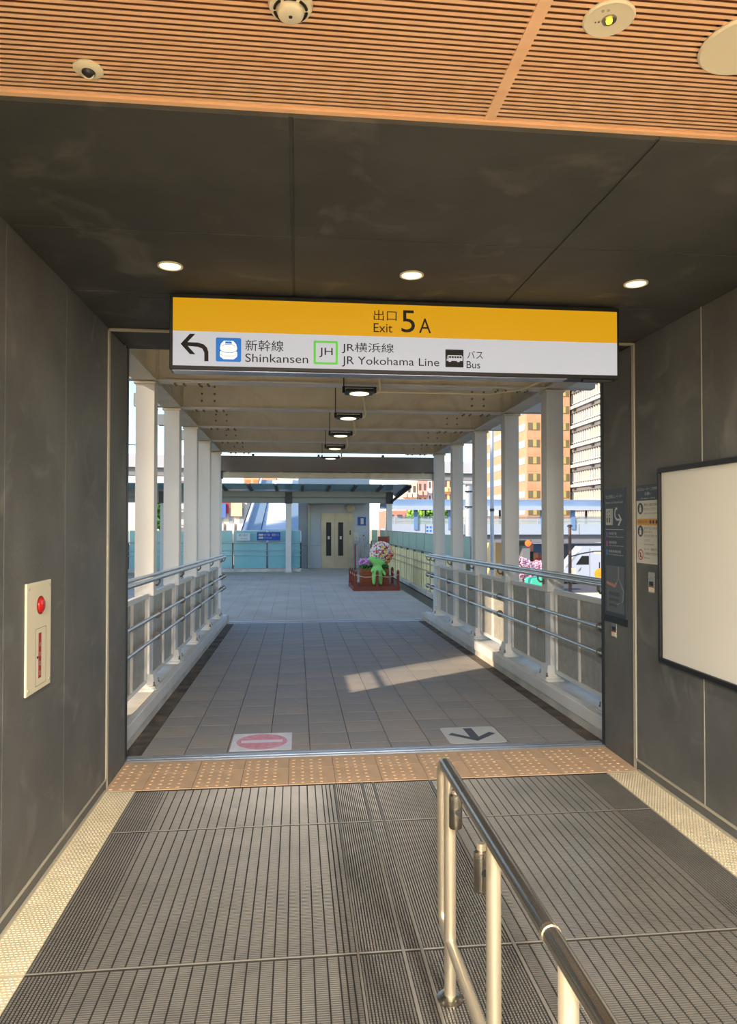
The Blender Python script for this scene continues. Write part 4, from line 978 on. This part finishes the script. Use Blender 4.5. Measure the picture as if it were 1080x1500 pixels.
t = thing('flower_planter', 'square orange brown wooden planter with green rim plants on the deck', 'planter', (2.10, 18.65, PZ+.085))
for k in range(5): MB().box(-.37, .37, -.33, -.30, .01+.094*k, .098+.094*k).build('board', BX, t); MB().box(-.37, -.34, -.30, .33, .01+.094*k, .098+.094*k).build('board', BX, t); MB().box(.34, .37, -.30, .33, .01+.094*k, .098+.094*k).build('board', BX, t)
MB().box(-.37, .37, .30, .33, .01, .48).build('board', BX, t)
MB().box(-.34, .34, -.30, .30, .02, .44).build('soil', mat('soil', (70,50,36), .9), t)
LEAF = mat('dark leaf green', (44,92,44), .6, col2=(84,140,60), scale=20)
def blobs(name, m, parent, pts, r, kind='stuff'):
    mb = MB()
    for p in pts:
        i = len(mb.v); q = r*(.7+.6*rnd.random()); a = rnd.random()*3; c, s_ = math.cos(a), math.sin(a)
        for (x, y, z) in ((1,0,0),(-.5,.87,0),(-.5,-.87,0),(0,0,.8),(0,0,-.8)): mb.v.append((p[0]+q*(x*c-y*s_), p[1]+q*(x*s_+y*c), p[2]+q*z))
        mb.f += [(i,i+1,i+3),(i+1,i+2,i+3),(i+2,i,i+3),(i+1,i,i+4),(i+2,i+1,i+4),(i,i+2,i+4)]
    o = mb.build(name, m, parent, kind=kind, fix=False); return o
blobs('leaf', LEAF, t, [(rnd.uniform(-.36,.36), rnd.uniform(-.34,.3), .46+rnd.random()*.12) for _ in range(500)], .035)
PKF = mat('pink petals', (224,160,212), .7)
blobs('pink_flower', PKF, t, [(rnd.uniform(-.40,.02), rnd.uniform(-.3,.2), .56+rnd.random()*.16) for _ in range(220)], .035)
t = thing('flower_ball', 'round ball of white, red and yellow flowers above the planter', 'flowers', (2.30, 18.62, .84))
BR = .305
ms = [mat('white petals', (240,234,232), .7), mat('red petals', (206,52,74), .7), mat('yellow petals', (238,196,72), .7), mat('coral petals', (238,134,104), .7)]
MB().lathe((0,0,0), [(.01,-.27)] + [(.27*math.sin(R(a)), -.27*math.cos(R(a))) for a in range(10, 180, 10)] + [(.01,.27)], 24).build('core', LEAF, t, smooth=True)
MB().tube([(0,0,-.28),(-.05,0,-.52)], .03, 8).build('stem', RW_, t)
bins = [[], [], [], []]
for _ in range(2000):
    v = Vector((rnd.gauss(0,1), rnd.gauss(0,1), rnd.gauss(0,1))).normalized()
    wt = [2.6 if v.z > 0 or v.x < .2 else .8, .8, 1.0 if v.x > -.2 else .2, 1.0 if v.x > .3 or v.z < -.3 else .15]
    r_ = rnd.random()*sum(wt); k = 0
    while r_ > wt[k]: r_ -= wt[k]; k += 1
    bins[k].append(v*(BR*(.93+.1*rnd.random())))
for nm, k in (('white_flower', 0), ('red_flower', 1), ('yellow_flower', 2), ('coral_flower', 3)): blobs(nm, ms[k], t, bins[k], .030)
t = thing('planter_sign', 'small brown wooden sign board behind the flower ball', 'sign', (2.42, 19.1, PZ+.085))
MB().box(-.16, .16, -.015, .015, 1.13, 1.32).build('board', RW_, t); MB().box(.10, .15, -.03, .02, 1.10, 1.34).build('board', BX, t); MB().box(-.015, .015, 0, .03, 0, 1.2).build('stake', RW_, t)
# the green frog figure: one skinned body
FG_ = mat('bright green figure', (146,222,116), .5, col2=(132,210,104), scale=6)
def skinned(name, V, Eg, rad, m, parent, loc=(0,0,0)):
    me = bpy.data.meshes.new(name); me.from_pydata(V, Eg, []); me.materials.append(m)
    o = bpy.data.objects.new(name, me); COL.objects.link(o); o.parent = parent; o.location = loc
    md = o.modifiers.new('skin', 'SKIN'); md.use_smooth_shade = True
    for i, r in enumerate(rad):
        me.skin_vertices[0].data[i].radius = (r, r) if not isinstance(r, tuple) else r
    me.skin_vertices[0].data[0].use_root = True
    o.modifiers.new('sub', 'SUBSURF').levels = 2; o.modifiers['sub'].render_levels = 2
    return o
t = thing('green_figure', 'bright green long-snouted figure sitting at the front of the planter', 'statue', (2.13, 18.20, PZ+.15))
V = [(0,0,.25),(.0,0,.37),(.01,0,.50),(.02,0,.59),(-.11,-.02,.65),(-.23,-.03,.71),(.13,.02,.585),(.22,.03,.56),
     (-.08,-.03,.16),(-.09,-.06,.09),(-.09,-.07,.03),(-.085,-.12,.015),
     (.08,-.03,.16),(.085,-.06,.09),(.085,-.07,.03),(.09,-.12,.015),
     (-.12,-.04,.40),(-.14,-.10,.33),(.13,-.02,.38),(.19,-.05,.30),(.22,-.06,.24)]
Eg = [(0,1),(1,2),(2,3),(3,4),(4,5),(3,6),(6,7),(0,8),(8,9),(9,10),(10,11),(0,12),(12,13),(13,14),(14,15),(1,16),(16,17),(1,18),(18,19),(19,20)]
rad = [.15,.14,.085,.095,.095,.075,.075,.035,.075,.055,.045,.03,.075,.055,.045,.03,.05,.04,.05,.04,.035]
bd = skinned('body', V, Eg, rad, FG_, t)
for (x, y, z) in ((-.03,-.055,.695),(.03,.04,.70)):
    e = MB().lathe((x,y,z), [(.004,-.028),(.022,-.018),(.028,0),(.022,.018),(.004,.028)], 12).build('eye_bump', FG_, t, smooth=True)
    MB().lathe((x-.005,y-.026,z+.004), [(.010,0),(.008,-.006)], 10, 'y').build('pupil', BLACK, e)
MB().box(.06, .12, -.10, -.04, .0, .17).build('yellow_patch', YG, t)
# bare shrub behind the deck
t = thing('bare_shrub', 'thin grey twiggy shrub standing beside the lift tower', 'shrub', (1.95, 20.6, PZ))
tw = MB()
for k in range(26):
    a = rnd.random()*6.28; h = .5+rnd.random()*.9; r_ = .05+rnd.random()*.28
    tw.tube([(0,0,0),(r_*.4*math.cos(a), r_*.4*math.sin(a), h*.5),(r_*math.cos(a+.3), r_*math.sin(a+.3), h)], [.008,.006,.003], 5)
tw.build('twig', mat('grey twig', (132,124,112), .8), t, kind='stuff')
blobs('dry_leaf', mat('grey green leaf', (150,150,132), .8), t, [(rnd.uniform(-.28,.28), rnd.uniform(-.25,.25), rnd.uniform(.5,1.35)) for _ in range(120)], .02)
# ---------------------------------------------------------------- street things seen between the right columns
t = thing('white_truck', 'big white truck with dark slanted cab window parked under the skywalk', 'truck', (at(860,830,Y=84).x, 84, -6))
TWH = mat('white truck paint', (176,186,204), .35)
F8 = ((0,0,0),(1,0,0),(0,0,1),(0,-1,0)); tx0 = -3.1
sidep = [(-3.5,.75),(-3.3,1.5),(-2.4,2.6),(-1.3,3.9),(-.6,4.75),(3.2,4.75),(3.2,.75)]
MB().prism(sidep, F8, -2.3, 0).build('body', TWH, t, bevel=.05)
MB().prism([(-1.45,2.45),(-.65,3.55),(.25,3.55),(.25,2.45)], F8, .0, .03).build('cab_window', BLACK, t)
MB().prism([(-2.9,2.1),(-1.3,3.98),(-.95,4.0),(-2.55,2.1)], F8, .01, .02).build('windscreen_edge', mat('grey windscreen', (150,160,170), .2), t)
MB().prism([(.35,.9),(.40,.9),(.40,4.5),(.35,4.5)], F8, .0, .02).build('door_line', OD, t)
MB().prism([(-1.2,1.55),(-.85,1.75),(-.75,2.15),(-.95,1.95)], F8, .0, .03).build('mark', OD, t)
for x in (-2.1, 2.1):
    MB().lathe((x,-.05,.52), [(.50,.25),(.52,.2),(.52,0),(.50,-.03),(.25,-.05)], 24, 'y').build('wheel', BLACK, t, smooth=True)
MB().box(-3.55, 3.2, .1, 2.2, .45, .80).build('chassis', DGREY, t)
def A3(u, v, Y): 
    q = at(u, v, Y=Y); return q
q = A3(835, 771, 55)
t = thing('utility_pole', 'brown utility pole with small lamp arm in front of the white truck', 'pole', (q.x, 55, -6))
MB().tube([(0,0,0),(0,0,q.z+6)], [.16,.12], 12).build('shaft', mat('brown pole', (92,70,62), .7), t, smooth=True)
MB().lathe((0,0,q.z+5.95), [(.22,0),(.22,.12),(.10,.2)], 12).build('cap', DGREY, t)
MB().tube([(0,0,4.9),(.9,-.1,5.15),(2.1,-.1,5.35),(3.6,-.1,5.35)], .05, 8).build('lamp_arm', DGREY, t)
MB().box(2.0, 2.6, -.2, 0, 5.15, 5.32).build('lamp_head', PAPER, t)
MB().box(.05, .45, -.2, .1, 3.5, 4.0).build('meter_box', PAPER, t)
MB().box(-.25, -.08, -.2, .1, 2.7, 3.4).build('bracket', DGREY, t)
q = A3(773, 796, 62)
t = thing('traffic_light', 'traffic signal with one lit orange red lamp over the street', 'traffic light', (q.x+2.2, 62, -6))
MB().tube([(0,0,0),(0,0,q.z+6.4)], .09, 10).build('pole', POLE, t); MB().tube([(0,0,q.z+6),(-2.9,0,q.z+6)], .05, 8).build('arm', POLE, t)
b_ = MB().box(-3.4, -1.9, -.15, .15, q.z+5.75, q.z+6.3).build('signal_box', DGREY, t)
MB().lathe((-2.2,-.16,q.z+6.02), [(.30,0),(.28,-.05),(.1,-.08)], 20, 'y').build('lit_lamp', mat('lit orange lamp', (255,92,40), .4, emit=2.0), b_)
for x in (-2.75, -3.1): MB().lathe((x,-.16,q.z+6.02), [(.15,0),(.13,-.04)], 16, 'y').build('dark_lamp', BLACK, b_)
q = A3(879, 841, 50)
t = thing('warning_sign', 'round orange yellow road sign on a short post by the truck', 'sign', (q.x, 50, -6))
MB().tube([(0,.05,0),(0,.05,q.z+6.9)], .05, 8).build('post', DGREY, t)
s_ = MB().lathe((0,0,q.z+6), [(.44,0),(.44,-.04)], 28, 'y').build('disc', mat('orange yellow sign', (232,168,40), .5), t)
MB().lathe((0,-.045,q.z+6), [(.16,0),(.16,-.01)], 8, 'y').build('inner_mark', ORN, s_)
q = A3(790, 853, 52)
t = thing('green_awning', 'small turquoise green awning at street level between the right columns', 'awning', (q.x, 52, -6))
MB().prism([(-.9,0),(-.7,.9),(.2,1.0),(.9,.3),(1.0,0)], ((0,0,q.z+5.4),(1,0,0),(0,0,1),(0,-1,0)), -1.2, .4).build('canvas', mat('turquoise canvas', (70,196,164), .6), t, bevel=.05)
for x in (-.7, .7): MB().box(x-.04, x+.04, 0, .08, 0, q.z+5.5).build('leg', DGREY, t)
q = A3(880, 868, 48)
t = thing('street_hoarding', 'low white hoarding board on the street below the truck', 'board', (q.x-.6, 48, -6))
MB().box(-1.6, 1.6, -.03, .03, .9, q.z+6).build('board', mat('hoarding white', (226,222,206), .6), t)
for x in (-1.2, 1.2): MB().box(x-.04, x+.04, .03, .1, 0, q.z+6).build('leg', DGREY, t)
# shops at street level behind the trees, blossom trees, green trees
t = block('street_shop', 'street level shop with coral and cream signs beyond the blossom trees', 757, 796, 797, 94, (190,150,140), 1, 3, DW)
for k, (u, v, c_, w_, h_) in enumerate(((766,806,(236,150,120),.9,.8),(781,812,(250,170,130),.7,1.4),(789,822,(230,90,90),.5,.5),(771,815,(60,60,56),.9,.7),(786,800,(90,120,160),.5,.9))):
    q = A3(u, v, 93.8); MB().box(q.x-w_-t.location.x, q.x+w_-t.location.x, -.25-.12*k, -.06, q.z+6-h_, q.z+6+h_).build('shop_sign', mat('street sign print', c_, .5), t)
block('street_shop', 'cream street level shop between second and third right columns', 726, 745, 792, 94, (240,206,150), 1, 2, DW)
block('street_shop', 'grey blue street level building behind the utility pole', 796, 900, 797, 94, (120,128,140), 1, 5, DW)
def tree(name, lab, cat, u, v, Y, rx, rz, m, tm, n=900, r=.16, group=None):
    q = A3(u, v, Y); t = thing(name, lab, cat, (q.x, Y, -6), group=group)
    MB().tube([(0,0,0),(.05,0,(q.z+6)*.6),(0,0,q.z+6)], [.14,.10,.05], 8).build('trunk', tm, t, smooth=True)
    pts = []
    for _ in range(n):
        vv = Vector((rnd.gauss(0,1), rnd.gauss(0,1), rnd.gauss(0,1))).normalized()*(rnd.random()**.4)
        pts.append((vv.x*rx, vv.y*rx, q.z+6+vv.z*rz))
    blobs('crown', m, t, pts, r); return t
BLM = mat('pink blossom', (206,150,180), .8, col2=(226,190,206), scale=3); TRK = mat('bark', (88,70,60), .9); GRT = mat('fresh green leaves', (150,190,72), .7, col2=(96,146,52), scale=2)
for k, (u, v) in enumerate(((766, 832), (776, 838), (788, 834), (757, 830))):
    tree('blossom_tree', ['pink blossom tree at street level nearest the second right column', 'pink blossom tree at street level in the middle of its row', 'pink blossom tree at street level nearest the first right column', 'pink blossom tree at street level farthest left of its row'][k], 'tree', u, v, (66, 70, 74, 62)[k], 1.0, 1.0, BLM, TRK, 700, .14, 'pink blossom trees on the street')
tree('green_tree', 'fresh green tree seen under the skywalk roof, left one', 'tree', 617, 757, 100, 2.1, 1.6, GRT, TRK, 900, .3, 'green trees behind the skywalk')
tree('green_tree', 'fresh green tree seen under the skywalk roof, right one', 'tree', 640, 752, 104, 2.0, 2.0, GRT, TRK, 900, .3, 'green trees behind the skywalk')
tree('green_tree', 'dark green tree in the gap between the first two left columns', 'tree', 236, 756, 60, 1.4, 1.2, LEAF, TRK, 600, .2, 'green trees behind the skywalk')
KIDS.clear(); bpy.data.objects.remove(_fo); bpy.data.curves.remove(_fc)
